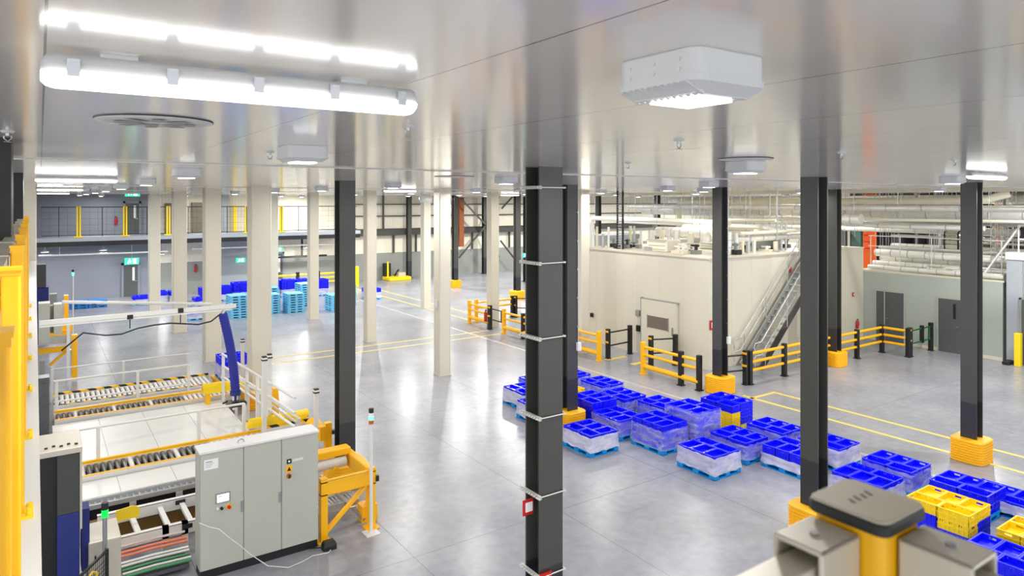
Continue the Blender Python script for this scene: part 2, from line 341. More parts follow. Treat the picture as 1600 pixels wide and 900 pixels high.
# platform under the camera: curb and slab at the left
b = MB(); sl = lambda y: .022 - .005*y
def quad(x_off0, x_off1, z0, z1, y0, y1, m):
    v = [(sl(y)+o, y, z) for z in (z0, z1) for y in (y0, y1) for o in (x_off0, x_off1)]
    b.add(v, [(0,2,3,1),(4,5,7,6),(0,1,5,4),(1,3,7,5),(3,2,6,7),(2,0,4,6)], m)
quad(-.13, 0, 4.2, 4.56, .3, 20.3, 0); quad(-2.6, -.13, 4.25, 4.5, .3, 20.3, 1)
b.box(-2.5,-1.5,4.25, .55,.3,4.5, 1)
struct(b, 'floor_platform', [M['white_paint'], M['hatch']])

# ------------------------------------------------------------------ columns
def at_px(i, j, px=None):
    x, y = 5.324+6.226*i, 7.1025+6.9046*j
    if px is None: return x, y
    s, c = math.sin(YAW), math.cos(YAW); D = x*s+y*c; l = (px-800)/F_PX*D
    return D*s+l*c, D*c-l*s
def h_col(x, y, along, label, top=CEIL, a=.34, d=.32):
    t = thing('steel_column', (x,y,0), label, 'column', 'dark steel columns')
    b = MB()
    if along == 'x':  # flanges face +-Y
        b.box(x-a/2,y-d/2,0, x+a/2,y-d/2+.025,top).box(x-a/2,y+d/2-.025,0, x+a/2,y+d/2,top).box(x-.01,y-d/2+.02,0, x+.01,y+d/2-.02,top)
    else:
        b.box(x-d/2,y-a/2,0, x-d/2+.025,y+a/2,top).box(x+d/2-.025,y-a/2,0, x+d/2,y+a/2,top).box(x-d/2+.02,y-.01,0, x+d/2-.02,y+.01,top)
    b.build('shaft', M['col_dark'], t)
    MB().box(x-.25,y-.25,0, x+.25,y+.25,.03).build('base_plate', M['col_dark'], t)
    return t
AX, AY = at_px(0,0,850)
tA = h_col(AX, AY, 'x', 'nearest dark steel column, ringed by perforated strut clamps, centre of the photo', a=.37, d=.31)
def strut(z, parent):
    b = MB(); x0 = AX-.185-.045
    y0, y1 = AY-.155-.05, AY+.155+.06
    for k in range(9):   # perforated channel: two lips and webs between the slots
        y = y0 + (y1-y0)*k/8; b.box(x0,y-.012,z-.021, x0+.004,y+.012,z+.021)
    b.box(x0,y0,z-.021, x0+.04,y1,z-.013).box(x0,y0,z+.013, x0+.04,y1,z+.021).box(x0+.036,y0,z-.02, x0+.04,y1,z+.02)
    b.cyl((x0-.02,y0+.02,z),(AX+.21,y0+.02,z),.008,8)
    b.box(AX+.186,y0+.01,z-.012, AX+.2,y1,z+.012)
    b.build('strut_clamp', M['white_paint'], parent)
for z in (6.18,5.22,4.27,3.27,2.28,1.27): strut(z, tA)
for z, r in ((2.12,0),(1.22,1)):
    b = MB()
    if r == 0:
        b.box(AX-.35,AY-.02,z-.1, AX-.186,AY-.012,z+.1, 0).box(AX-.31,AY-.024,z-.06, AX-.2,AY-.0201,z+.06, 1)
    else:
        b.box(AX-.2,AY-.19,z-.1, AX-.02,AY-.165,z+.09, 0).lathe((0,0,0),[(0,0)],3)
        b.cyl((AX-.11,AY-.195,z),(AX-.11,AY-.19,z),.06,20,1,smooth=False).cyl((AX-.11,AY-.198,z),(AX-.11,AY-.195,z),.035,20,0,smooth=False)
    o = b.build('fire_sign', [M['red'], M['sign_white']])
    tag(o, ['red and white fire sign sticking out left of the banded column', 'red fire sign with white ring low on the banded column'][r], 'sign')
BX, BY = at_px(0,1,539); h_col(BX, BY, 'x', 'dark steel column standing behind the yellow infeed frames, left of centre')
FX, FY = at_px(1,0,1272); h_col(FX, FY, 'y', 'dark steel column rising behind the foreground post cap')
GX, GY = at_px(1,1,889); tG = h_col(GX, GY, 'x', 'dark steel column mostly hidden right behind the banded column')
EX, EY = at_px(2,0,1518); h_col(EX, EY, 'y', 'dark steel column at far right on the yellow lined aisle')
CX, CY = at_px(2,1,1125); tC = h_col(CX, CY, 'y', 'dark steel column at the corner of the white block, beside the barrier')
DX, DY = at_px(3,1,1304); h_col(DX, DY, 'y', 'dark steel column past the staircase, second behind the far aisle')
for (i, j, px, ax, lab) in ((3,4,808,'x','far dark column beside the barrier gate, right of the white columns'), (3,5,711,'x','far dark column with pale bands on a yellow guard'),
        (3,6,639,'x','far dark column next to the yellow pallet wrapper'), (4,6,757,'x','far dark column carrying the crossed braces on the back wall'),
        (4,5,822,'x','thin far dark column peeking left of the banded column'), (5,5,935,'y','far dark column left above the white block'), (5,4,1027,'y','far dark column right of the cable ladder above white block')):
    x, y = at_px(i, j, px); h_col(x, y, ax, lab)
for t, x, y, z0 in ((tC,CX,CY,1.75),(tG,GX,GY,2.3)):     # conduit and a switch box
    b = MB().tube([(x+.16,y-.18,z0),(x+.16,y-.18,5.9)],.011,8)
    for k in range(5): b.box(x+.13,y-.19,z0+.4+k*.75, x+.19,y-.16,z0+.44+k*.75)
    cd = b.build('conduit', M['galv'], t); MB().box(x+.1,y-.25,z0-.22, x+.22,y-.165,z0).build('socket_box', M['sign_white'], t, .01)
def w_col(x, y, hw, label):
    t = thing('clad_column', (x,y,0), label, 'column', 'white clad columns')
    MB().rrect(x,y,hw,hw,.03,[(0,0),(0,CEIL)]).build('cladding', M['col_white'], t)
    b = MB()
    for sx, sy in ((-1,-1),(1,-1),(-1,1)): b.cyl((x+sx*(hw-.035),y+sy*(hw-.035),0),(x+sx*(hw-.035),y+sy*(hw-.035),CEIL),.042,8,0)
    b.build('corner_trim', M['white_panel'], t)
    MB().box(x-hw-.012,y-hw-.012,0, x+hw+.012,y+hw+.012,.03).build('base_trim', M['col_white'], t)
    return t
for (i, j, px, hw, lab) in ((0,2,405,.28,'widest white clad column, nearest one, behind the handrails'), (0,3,331,.28,'white clad column behind the blue lifter hose'),
        (0,4,280,.28,'white clad column left of the one behind the hose'), (0,5,241,.27,'leftmost white clad column nearest the back door'), (1,5,427,.23,'narrow far white column at right edge of the widest one'),
        (1,4,489,.23,'white clad column between stacks of light blue pallets'), (1,3,578,.22,'white clad column just right of the dark column on the left'),
        (1,2,691,.22,'white clad column standing free on open floor, left of centre'), (2,4,665,.22,'white clad column with round collar at the ceiling'),
        (2,3,770,.22,'white clad column at the barrier with red extinguisher'), (2,2,909,.22,'white clad column between the banded column and white block')):
    x, y = at_px(i, j, px); t = w_col(x, y, hw, lab)
    if (i, j) == (2, 4): MB().lathe((x,y,0),[(.3,5.95),(.36,6.0),(.36,6.3),(.3,6.33),(.3,6.445)],28).build('duct_collar', M['silver_wrap'], t)
    if (i, j) == (1, 2): MB().box(x-.26,y-.1,2.35, x-.225,y+.06,2.62).cyl((x-.23,y+.1,1.9),(x-.23,y+.1,2.35),.012,8).build('call_box', M['white_paint'], t)
# columns along the platform edge at the far left
for k, (y, xr, lab) in enumerate(((6.1,-.165,'near black column at the left edge of the photo'), (13.2,-.215,'second black column at the left edge, behind the nearest'))):
    o = MB().box(xr-.5,y-.2,4.5, xr,y+.3,CEIL).box(xr-.52,y-.22,4.5, xr+.004,y+.32,4.53).build('platform_column', M['black']); tag(o, lab, 'column')
o = MB().rrect(-.33,20.6,.26,.2,.02,[(0,0),(0,CEIL)]).build('clad_column', M['col_white']); tag(o, 'white clad column at the far end of the yellow guard rail', 'column', 'white clad columns')

# yellow column guards: stacked rounded rings
def guard_mesh():
    b = MB(); prof = []
    for k in range(9):
        z = k*.058; prof += [(.018,z),(0,z+.01),(0,z+.042),(.018,z+.052)]
    prof += [(.02,.522),(.14,.53)]
    return b.rrect(0,0,.36,.36,.17,prof,0,6).mesh('column_guard', M['guard_yellow'])
GM = guard_mesh()
def guard(x, y, label, sc=1, rot=0):
    o = bpy.data.objects.new('column_guard', GM); COL.objects.link(o); o.location = (x,y,0); o.scale = (sc,sc,1); o.rotation_euler.z = rot
    tag(o, label, 'column guard', 'yellow column guards')
guard(CX, CY, 'yellow ribbed guard at foot of the column by the white block', 1.05); guard(DX, DY, 'yellow ribbed guard at foot of the column past the staircase')
guard(EX, EY, 'yellow ribbed guard at foot of the far right column, standing free'); guard(FX, FY, 'yellow ribbed guard half hidden by the foreground post')
guard(GX, GY, 'yellow ribbed guard between the banded column and wrapped loads'); guard(BX, BY, 'yellow guard around the column behind the infeed frames', 1.1)
for (i, j, px, lab, sc) in ((3,4,808,'yellow guard on far column at the barrier corner',1.1), (3,5,711,'yellow guard on the banded far column',1), (0,2,405,'yellow guard around the widest white column',1.3)):
    x, y = at_px(i, j, px); guard(x, y, lab, sc)

# crossed braces at the back
xb, yb = at_px(4,6,757); yb -= .25
t = thing('wall_brace', (xb,yb,0), 'dark diagonal braces meeting on the far column at the back wall', 'brace')
for q in ((720,310),(717,403),(780,402),(783,300)):
    p = ptY(q[0], q[1], yb); MB().beam((xb,yb,ptY(757,352,yb)[2]), p, .1, .12).build('diagonal', M['col_dark'], t)
x, y, z = ptY(784,326,yb); p = ptY(802,306,yb); q = ptY(782,376,yb); r = ptY(810,412,yb)
t = thing('wall_brace', (x,yb,0), 'dark diagonal braces right of the barrier column at the back', 'brace')
MB().beam((x,yb,z),p,.1,.12).build('diagonal', M['col_dark'], t); MB().beam(q,r,.1,.12).build('diagonal', M['col_dark'], t)
p = ptY(721,300,48.8); o = MB().box(p[0]-.22,48.75,2.3, p[0]+.22,48.95,CEIL).box(p[0]-.26,48.7,3.9, p[0]+.26,49,4).build('downpipe', M['rust']); tag(o, 'rust brown square downpipe on the cream back wall', 'downpipe')
# ------------------------------------------------------------------ ceiling fixtures
def lamp(name, loc, size, watts, parent, sy=None, spread=3.14159):
    l = bpy.data.lights.new(name, 'AREA'); l.energy = watts*(1.45 if (17 < loc[0] < 28 and 12 < loc[1] < 27) else 1 + .27*max(0, loc[0]-9) + (.13*max(0, loc[1]-26) if loc[1] < 47 else .1)); l.shape = 'RECTANGLE'; l.size = size; l.size_y = sy or size; l.color = (1, .985, .96); l.spread = spread
    o = bpy.data.objects.new(name, l); COL.objects.link(o); o.parent = parent; g = ORG[parent.name]
    o.location = (loc[0]-g[0], loc[1]-g[1], loc[2]-g[2]); return o
def square_light(x, y, label, detail=False):
    t = thing('ceiling_light', (x,y,CEIL), label, 'ceiling light', 'square ceiling lights')
    h = .165; z = CEIL
    b = MB().rrect(x,y,h,h,.045,[(.004,z),(0,z-.004),(0,z-.08)])
    b.build('housing', M['lamp_body'], t)
    b = MB().rrect(x,y,h+.006,h+.006,.05,[(.0,z-.078),(0,z-.098),(.06,z-.125),(.07,z-.127)]); b.build('lower_shell', M['lamp_body'], t)
    if detail:
        b = MB()
        for k in range(11): b.beam((x-h-.006+.0,y-h+.035+k*.026,z-.098),(x-h+.07,y-h+.035+k*.026,z-.127),.009,.01)
        b.build('cooling_rib', M['lamp_body'], t)
        for k, yy in enumerate((-.1,0,.1)): MB().cyl((x-h,y+yy,z-.03),(x-h-.003,y+yy,z-.03),.006,10).cyl((x-h,y+yy,z-.06),(x-h-.003,y+yy,z-.06),.006,10).build('screw', M['clip'], t)
    MB().box(x-.09,y-.09,z-.136, x+.09,y+.09,z-.127).build('lens', M['lens'] if detail else M['lens_far'], t, .003)
    lamp('lamp', (x,y,z-.14), .18, LAMP_W, t)
def batten(x0, y, label, n=1.2, detail=False):
    t = thing('batten_light', (x0+n/2,y,CEIL), label, 'ceiling light', 'tubular batten lights')
    z = CEIL-.012
    def ring(hy, hz, zc, x, n=10): return [(x, y+hy*math.cos(a), zc+hz*math.sin(a)) for a in [math.pi*k/n for k in range(n+1)]]
    # upper tray and lower diffuser, rounded ends
    def shell(up):
        vs = []; st = [(0,.55),(.012,.85),(.035,1),(n-.035,1),(n-.012,.85),(n,.55)]; N = 9
        for dx, k in st:
            for q in range(N):
                a = math.pi*q/(N-1)
                if up: vs.append((x0+dx, y+.058*k*math.cos(a)*(1 if abs(math.cos(a)) > .5 else 1.15), z-.056+min(.054,.075*math.sin(a))*k))
                else: vs.append((x0+dx, y+.062*k*math.cos(a), z-.056-.044*k*math.sin(a)))
        fs = [(i*N+q, i*N+q+1, (i+1)*N+q+1, (i+1)*N+q) for i in range(5) for q in range(N-1)] + [tuple(range(N)), tuple(range(5*N,6*N))] + [(i*N, (i+1)*N, (i+1)*N+N-1, i*N+N-1) for i in range(5)]
        return MB().add(vs, fs, 0, True)
    shell(True).build('housing', M['lamp_body'], t); shell(False).build('diffuser', M['lens'] if detail else M['lens_far'], t)
    for q in (.15, n-.3): MB().box(x0+q,y-.02,z, x0+q+.1,y+.02,CEIL).build('mounting_bracket', M['galv'], t)
    if detail:
        for k in range(5):
            x = x0+.08+k*(n-.16)/4
            MB().box(x-.016,y-.07,z-.07, x+.016,y-.058,z-.02).box(x-.01,y-.073,z-.03, x+.01,y-.069,z-.02).build('clip', M['clip'], t); MB().box(x-.016,y+.058,z-.07, x+.016,y+.07,z-.02).build('clip', M['clip'], t)
    lamp('lamp', (x0+n/2,y,z-.1), n*.9, NEAR_W if detail else BATTEN_W, t, .08)
batten(0.0, 2.42, 'large glowing batten light on the ceiling, top left', 1.2, True)
batten(-.07, 14.0, 'second batten light in line, above the guard rail end'); batten(-.08, 25.5, 'third batten light in line at far left', 1.2); batten(-.1, 37, 'farthest batten light in line at far left', 1.2)
for (u, v, lab) in ((600,297,'batten light in front of the far dark column near the wrapper'), (783,304,'batten light at far ceiling left of the banded column'), (1515,273,'batten light by the top of the far right column'), (1537,296,'')):
    if lab: x, y = pt(u, v, CEIL-.05); batten(x, y, lab)
square_light(1.69, 1.46, 'large white square ceiling light with ribbed corner, top right', True)
sq = {(1.75,5.53):'square ceiling light left of the dark left column', (1.62,10.06):'square ceiling light above the white columns at left', (1.7,15.0):'small square ceiling light at the leftmost white column',
      (6.5,4.83):'square ceiling light near the column by the white block', (12.3,10.1):'square ceiling light left of the column by white block', (13.4,5.6):'square ceiling light left of the far right column',
      (6.9,10.2):'square ceiling light just left of the banded column top', (15.1,13.9):'small square ceiling light above the silver pipes'}
for (x, y), lab in sq.items(): square_light(x, y, lab)
rest = [(1.7,20,'first'),(1.7,25,'second'),(1.7,30,'third'),(1.7,36,'fourth'),(1.7,42,'fifth')]
for x, y, k in rest: square_light(x, y, 'tiny far square ceiling light, %s beyond the leftmost white column' % k)
k = 0
for x in (6.9, 12.3, 18, 23.5):
    for y in (15, 20, 25, 31, 37, 43):
        k += 1; square_light(x, y, 'small square ceiling light, %s line from the left, %s from the front' % ({6.9:'second',12.3:'third',18:'fourth',23.5:'fifth'}[x], {15:'first',20:'second',25:'third',31:'fourth',37:'fifth',43:'sixth'}[y]))
for x, y, lab in ((19,6,'square ceiling light over the grey doors'), (23,10,'square ceiling light over the green gate'), (27.5,8,'square ceiling light over the corner room'), (30,19,'square ceiling light over the duct run, near one'),
                  (36,14,'square ceiling light over the plant deck right'), (36,24,'square ceiling light over the plant deck middle'), (34,34,'square ceiling light over the plant deck far'), (45,43,'square ceiling light in the far plant corner'), (38,44,'square ceiling light by the back wall above the block, left'), (55,44,'square ceiling light by the back wall above the block, right'), (40,31,'square ceiling light over the far plant middle'), (31,44,'square ceiling light near the cream back wall'), (50,30,'square ceiling light at far plant end'), (3,47.6,'square ceiling light over the mezzanine, left'), (9,47.6,'square ceiling light over the mezzanine, middle'), (15,47.6,'square ceiling light over the mezzanine, right')):
    square_light(x, y, lab)
# round air diffuser hanging just under the ceiling
def diffuser(x, y, r, label, d=False):
    t = thing('air_diffuser', (x,y,CEIL), label, 'air diffuser', 'round ceiling diffusers')
    MB().lathe((x,y,CEIL),[(.0,-.012),(r*.9,-.012),(r,-.008),(r,-.002)],40).build('plate', M['lamp_body'], t)
    MB().lathe((x,y,CEIL),[(r*1.01,-.001),(r*1.01,-.006),(r*.985,-.0085)],40).build('rim', M['black'], t)
    if d:
        for k in range(8):
            a = k*math.pi/4; MB().beam((x+.08*math.cos(a),y+.08*math.sin(a),CEIL-.016),(x+.2*math.cos(a),y+.2*math.sin(a),CEIL-.02),.06,.004).build('swirl_vane', M['dado'], t)
diffuser(.52, 4.2, .29, 'round air diffuser with dark rim below the large batten light', True)
x, y = pt(1165,250,6.43); diffuser(x, y, .27, 'round air diffuser above the light by the white block'); x, y = pt(710,277,6.43); diffuser(x, y, .35, 'round air diffuser right of the collared white column')
x, y = pt(510,0+226,6.43); 
# sprinklers
def sprinkler(u, v, label):
    x, y = pt(u, v, CEIL); t = thing('sprinkler', (x,y,CEIL), label, 'sprinkler', 'ceiling sprinklers')
    MB().lathe((x,y,CEIL),[(.0,-.012),(.03,-.012),(.04,0)],16).build('escutcheon', M['lamp_body'], t)
    MB().cyl((x,y,CEIL-.012),(x,y,CEIL-.03),.012,8).tube([(x-.018,y,CEIL-.03),(x-.02,y,CEIL-.045),(x,y,CEIL-.065),(x+.02,y,CEIL-.045),(x+.018,y,CEIL-.03)],.004,6).build('frame', M['steel'], t)
    MB().lathe((x,y,CEIL),[(.0,-.066),(.022,-.066),(.022,-.069),(0,-.069)],12).build('deflector', M['steel'], t)
for u, v, l in ((638,196,'sprinkler head hanging between the white columns, left of centre'), (422,237,'sprinkler head above the widest white column'), (1061,218,'sprinkler head below the large square light'), (981,254,'sprinkler head right of the banded column top'),
                (1315,238,'sprinkler head beside the column behind the cap'), (1492,249,'sprinkler head just left of the far right column'), (12,205,'sprinkler head at the far left above the black column'), (1398,282,'sprinkler head over the grey doors')):
    sprinkler(u, v, l)
# ------------------------------------------------------------------ pallets, crates, wrapped loads
CL, CS, CH = .515, .343, .185          # crate length, width, height
PX, PY, PH = .88, 1.06, .13            # pallet
def crate_mesh(name, m, h, solid=False):
    b = MB(); L, W = CL/2-.003, CS/2-.003; t = .012; zb = .07
    b.box(-L+.02,-W+.02,zb-.012, L-.02,W-.02,zb+.012)
    for s in (-1, 1):
        # long sides: slotted wall
        b.box(-L+.012,s*(W-.01),.0, L-.012,s*(W-.01-t),h-.05).box(-L+.012,s*(W-.01),h-.022, L-.012,s*(W-.01-t),h)
        for k in range(7):
            x = -L+.03+k*(2*L-.06)/6; b.box(x-.012,s*(W-.002),.0, x+.012,s*(W-.02),h-.012)
        for k in range(6):
            x = -L+.03+(k+.5)*(2*L-.06)/6
            b.box(x-.03 if k % 2 else x-.012,s*(W-.01),h-.05, x+.03 if k % 2 else x+.012,s*(W-.01-t),h-.022)
        # short sides with a hand hole
        b.box(s*(L-.01),-W+.01,.0, s*(L-.01-t),W-.01,h-.065).box(s*(L-.01),-W+.01,h-.03, s*(L-.01-t),W-.01,h)
        b.box(s*(L-.01),-W+.01,h-.065, s*(L-.01-t),-.055,h-.03).box(s*(L-.01),.055,h-.065, s*(L-.01-t),W-.01,h-.03)
        for k in range(5):
            y = -W+.02+k*(2*W-.04)/4
            b.box(s*(L-.002),y-.01,.0, s*(L-.02),y+.01,h-.07)
        # rims; blue crates get a highlight painted into the top rim's colour
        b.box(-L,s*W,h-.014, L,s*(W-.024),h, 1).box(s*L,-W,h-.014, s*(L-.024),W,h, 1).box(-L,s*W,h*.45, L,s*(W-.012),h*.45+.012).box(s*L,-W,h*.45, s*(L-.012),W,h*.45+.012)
    return b.mesh(name, [M[m], M['blue_rim_glint' if m == 'blue_crate' else m]])
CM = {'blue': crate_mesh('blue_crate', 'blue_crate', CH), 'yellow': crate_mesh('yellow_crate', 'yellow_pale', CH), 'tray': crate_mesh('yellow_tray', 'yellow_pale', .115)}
def pallet_mesh(name, m):
    b = MB(); z = PH
    for k in range(7): b.box(k*PX/7+.004,0,z-.022, (k+1)*PX/7-.004,PY,z)
    b.box(0,0,z-.042, PX,.05,z-.02).box(0,PY-.05,z-.042, PX,PY,z-.02).box(0,PY/2-.04,z-.042, PX,PY/2+.04,z-.02).box(0,0,z-.042,.05,PY,z-.02).box(PX-.05,0,z-.042,PX,PY,z-.02)
    for x in (0, PX/2-.065, PX-.13):
        for y in (0, PY/2-.08, PY-.16): b.box(x,y,.022, x+.13,y+.16,z-.04)
        b.box(x,0,0, x+.13,PY,.024)
    b.box(0,0,0, PX,.11,.024).box(0,PY-.11,0, PX,PY,.024)
    return b.mesh(name, M[m])
PM = {k: pallet_mesh('plastic_pallet', m) for k, m in (('n','pallet_blue'),('f','pallet_light'),('d','pallet_dark'))}
def inst(name, me, loc, rot, label, cat, group):
    o = bpy.data.objects.new(name, me); COL.objects.link(o); o.location = loc; o.rotation_euler.z = rot; return tag(o, label, cat, group)
LAYER = {1:['only'], 2:['bottom','top'], 3:['bottom','middle','top'], 4:['bottom','second','third','top'], 5:['bottom','second','third','fourth','top']}
def slots(flip):
    if flip:  # near row (-X): three crosswise, far row: two lengthwise
        return [(CL/2, CS/2+k*CS, 0, 'left row %s' % n) for k, n in enumerate(('right','middle','left'))] + [(CL+CS/2, CL/2+k*CL, 1, 'back row %s' % n) for k, n in enumerate(('right','left'))]
    return [(CS/2, CL/2+k*CL, 1, 'left row %s' % n) for k, n in enumerate(('right','left'))] + [(CS+CL/2, CS/2+k*CS, 0, 'back row %s' % n) for k, n in enumerate(('right','middle','left'))]
def film(x, y, z0, z1, d, fm='film'):
    rnd = random.Random(int(x*977+y*131)); b = MB(); per = []
    x0, y0, x1, y1 = x-.004, y-.004, x+CL+CS+.004, y+3*CS+.004
    n = 9
    for (ax, ay), (bx, by) in (((x0,y0),(x1,y0)),((x1,y0),(x1,y1)),((x1,y1),(x0,y1)),((x0,y1),(x0,y0))):
        per += [(ax+(bx-ax)*k/n, ay+(by-ay)*k/n) for k in range(n)]
    m = 8; vs = []
    for i in range(m+1):
        for (px, py) in per:
            t = i/m; o = rnd.uniform(.0,.012) + (.02*(1-t)**2 if i < 3 else 0)
            sx = -1 if px < x0+.02 else (1 if px > x1-.02 else 0); sy = -1 if py < y0+.02 else (1 if py > y1-.02 else 0)
            vs.append((px+sx*o, py+sy*o, z0+(z1-z0)*t + (rnd.uniform(-.015,.015) if 0 < i else rnd.uniform(-.03,.02))))
    N = len(per)
    b.add(vs, [(i*N+k, i*N+(k+1) % N, (i+1)*N+(k+1) % N, (i+1)*N+k) for i in range(m) for k in range(N)], 0, True)
    o = b.build('stretch_wrap', M[fm]); tag(o, 'clear stretch wrap on the ' + d, 'stretch wrap', 'stretch wraps on the crate loads')
REST = []
def load(x, y, n, d, flip=False, wrap=1.0, z=0, kinds=None, pal='n', group='blue crates on pallets', clear=False):
    """pallet with n layers of crates in the three-plus-two pattern; x, y is its near corner"""
    jx = random.uniform(-.012,.012)
    inst('plastic_pallet', PM[pal], (x,y,z), 0, 'plastic pallet under the ' + d, 'pallet', 'pallets under crate loads')
    zz = z+PH+.001; ox, oy = x+(PX-CL-CS)/2, y+(PY-3*CS)/2
    for l in range(n):
        hh = 0
        for q, (cx, cy, r, pos) in enumerate(slots(flip)):
            kd = (kinds(l, q) if kinds else 'blue')
            if kd is None: continue
            hh = max(hh, .115 if kd == 'tray' else CH)
            if l < n-1 and q in ((4,) if flip else (3, 4)) and not kinds: continue      # buried inside the load, nothing of it shows
            if pal == 'f' and l < n-1: REST.append((ox+cx, oy+cy, zz, r)); continue
            nm = 'yellow_crate' if kd in ('yellow','tray') else 'blue_crate'
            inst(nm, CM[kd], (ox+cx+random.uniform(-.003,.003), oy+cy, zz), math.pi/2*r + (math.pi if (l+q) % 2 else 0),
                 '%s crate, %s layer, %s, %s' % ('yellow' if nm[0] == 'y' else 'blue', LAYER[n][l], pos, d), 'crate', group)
        zz += hh
    if wrap: film(ox, oy, z+PH-.02, z+PH+(zz-z-PH)*wrap-.01, d, 'film_clear' if clear else 'film')
    return zz
def near(u, v, z): return pt(u, v, z)
H = lambda n: PH + CH*n
def P(t, u, v, z):
    x, y = pt(u, v, z)
    if t in 'RB': x -= PX
    if t in 'LB': y -= PY
    return x, y
right = [('N',923,716,0,2,'first front load right of the banded column',0,.9), ('N',968,659,H(2),2,'load just behind the first front load',1,.95), ('N',1036,713,0,3,'second front load right of the banded column',1,.8),
    ('N',1117,752,0,2,'third front load right of the banded column',1,.95), ('N',927,631,H(3),3,'dark unwrapped load beside the yellow column guard',0,0), ('N',976,625,H(2),2,'back load left of the two black door gates',0,.8),
    ('N',942,604.6,H(2),2,'second farthest load of the back row',0,.9), ('R',924.5,584,H(2),2,'farthest load of the back row',0,.9), ('N',1039,639,H(2),2,'back load in front of the door',0,.9),
    ('N',1090,647,H(4),4,'tall tightly wrapped load before the barrier',1,1.0), ('N',1166,728,0,2,'low load between the third and fourth front loads',0,.85), ('N',1223.6,678.7,H(2),2,'back load right of the mixed stack',0,.9),
    ('L',1189,727,0,2,'fourth front load left of the cap column',1,.5), ('N',1312,704,H(2),2,'load just right of the cap column',0,.95), ('N',1425,740,H(2),2,'back load right above the foreground cap',0,.9),
    ('L',1297,735,H(2),2,'load directly behind the foreground cap',1,.85), ('L',789,630.5,0,2,'middle load left of the banded column',0,.9), ('L',807,652,0,2,'nearest load left of the banded column',0,.9), ('L',809,588.6,H(2),2,'farthest load left of the banded column',0,.9)]
for t, u, v, z, n, d, fl, wr in right:
    x, y = P(t, u, v, z)
    if 'middle load' in d: y += .12
    load(x, y, n, d, bool(fl), wr, clear=d.split(' load')[0] in ('second front','back','tall tightly wrapped','low','farthest','second farthest') or 'between the third' in d or d.startswith('load just behind'))
x, y = P('R',916,607,H(3)); load(x, y+.02, 3, 'yellow topped load behind the column guard', True, 0, kinds=lambda l, q: 'yellow' if l == 2 and q < 4 else ('blue' if q < 3 or l == 2 else None))
# mixed stack: blue crates over yellow trays before the barrier
x, y = P('R',1173,624,.80); y -= .1
d = 'mixed blue over yellow stack beside the tall load'
inst('plastic_pallet', PM['n'], (x,y,0), 0, 'plastic pallet under the ' + d, 'pallet', 'pallets under crate loads')
ox, oy = x+.01, y+.015; zz = PH+.001
for k in range(4):
    for q in range(2): inst('yellow_crate', CM['tray'], (ox+CS/2,oy+CL/2+q*CL,zz+k*.115), math.pi/2, 'yellow tray %s up, %s, %s' % (('first','second','third','fourth')[k], ('right','left')[q], d), 'crate', 'yellow crates')
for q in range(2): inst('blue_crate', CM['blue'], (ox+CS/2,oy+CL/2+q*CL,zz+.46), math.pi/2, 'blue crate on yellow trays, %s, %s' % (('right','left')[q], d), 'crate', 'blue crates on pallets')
inst('yellow_crate', CM['tray'], (ox+CS+CL/2,oy+CS/2,zz), 0, 'lone yellow tray under blue crates, ' + d, 'crate', 'yellow crates')
for q in range(3):
    if q: inst('yellow_crate', CM['tray'], (ox+CS+CL/2,oy+CS/2+q*CS,zz), 0, 'yellow tray hidden at back %s, %s' % (('','middle','left')[q], d), 'crate', 'yellow crates')
    for k in range(3):
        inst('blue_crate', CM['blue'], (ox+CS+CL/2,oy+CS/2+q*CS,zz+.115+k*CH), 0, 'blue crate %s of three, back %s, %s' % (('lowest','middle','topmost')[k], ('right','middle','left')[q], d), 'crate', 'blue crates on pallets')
# open loads at the right edge
x, y = P('N',1550,822,0); load(x, y+.06, 2, 'open unwrapped load below the far right guard', False, 0)
x, y = P('N',1516,809,H(3)); zt = load(x, y, 3, 'yellow topped load at right behind the post', False, 0, kinds=lambda l, q: 'yellow' if (l == 2 or (l == 1 and q == 0)) else 'blue')
x, y = P('B',1530,829,H(2)); load(x, y-.02, 2, 'nearest open load at the lower right edge', False, 0)
x, y = P('L',1554,825,H(2)); load(x, y, 2, 'yellow crate load at the right edge', True, 0, kinds=lambda l, q: 'yellow' if l else 'blue')
x, y = pt(1625,803,H(1)); load(x+.1, y+.25, 1, 'low load cut by the right edge', False, .9)
# far storage area: wrapped loads and stacks of empty light blue pallets
far = [(4.4,44.8,2),(5.35,44.9,3),(6.3,44.6,3),(7.8,43.6,4),(8.72,43.8,4),(9.64,43.6,5),(10.58,43.7,5),(11.5,43.5,5),(9.3,40.6,2),(15.6,41.4,5),(16.4,39.2,3),(6.1,37.5,2),(12.42,43.4,5),(13.34,43.2,5),(14.3,42.6,5),(7.2,42.0,2)]
nm = ['leftmost','second','third','fourth','fifth','sixth','seventh','eighth','low front','rightmost','right front','lone near','ninth','tenth','eleventh','left front']
for (x, y, n), k in zip(far, nm):
    load(x, y, n, '%s far load before the back wall' % k, False, .6 if n < 4 else .4, pal='f', group='far blue crates before the back wall')
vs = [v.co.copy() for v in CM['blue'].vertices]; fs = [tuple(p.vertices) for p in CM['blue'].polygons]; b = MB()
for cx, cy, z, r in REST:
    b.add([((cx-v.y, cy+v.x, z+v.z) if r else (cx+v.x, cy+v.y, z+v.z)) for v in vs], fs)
o = b.build('blue_crate_layers', [M['blue_crate'], M['blue_rim_glint']]); tag(o, 'lower layers of blue crates under the far loads before the back wall', 'crates'); o['kind'] = 'stuff'
stk = [(8.0,36.9,9,'first'),(9.75,37.3,8,'second'),(10.95,37.0,8,'third'),(13.0,36.1,7,'fourth'),(12.2,38.9,10,'back middle'),(10.2,39.2,9,'back left'),(14.2,37.8,9,'back right')]
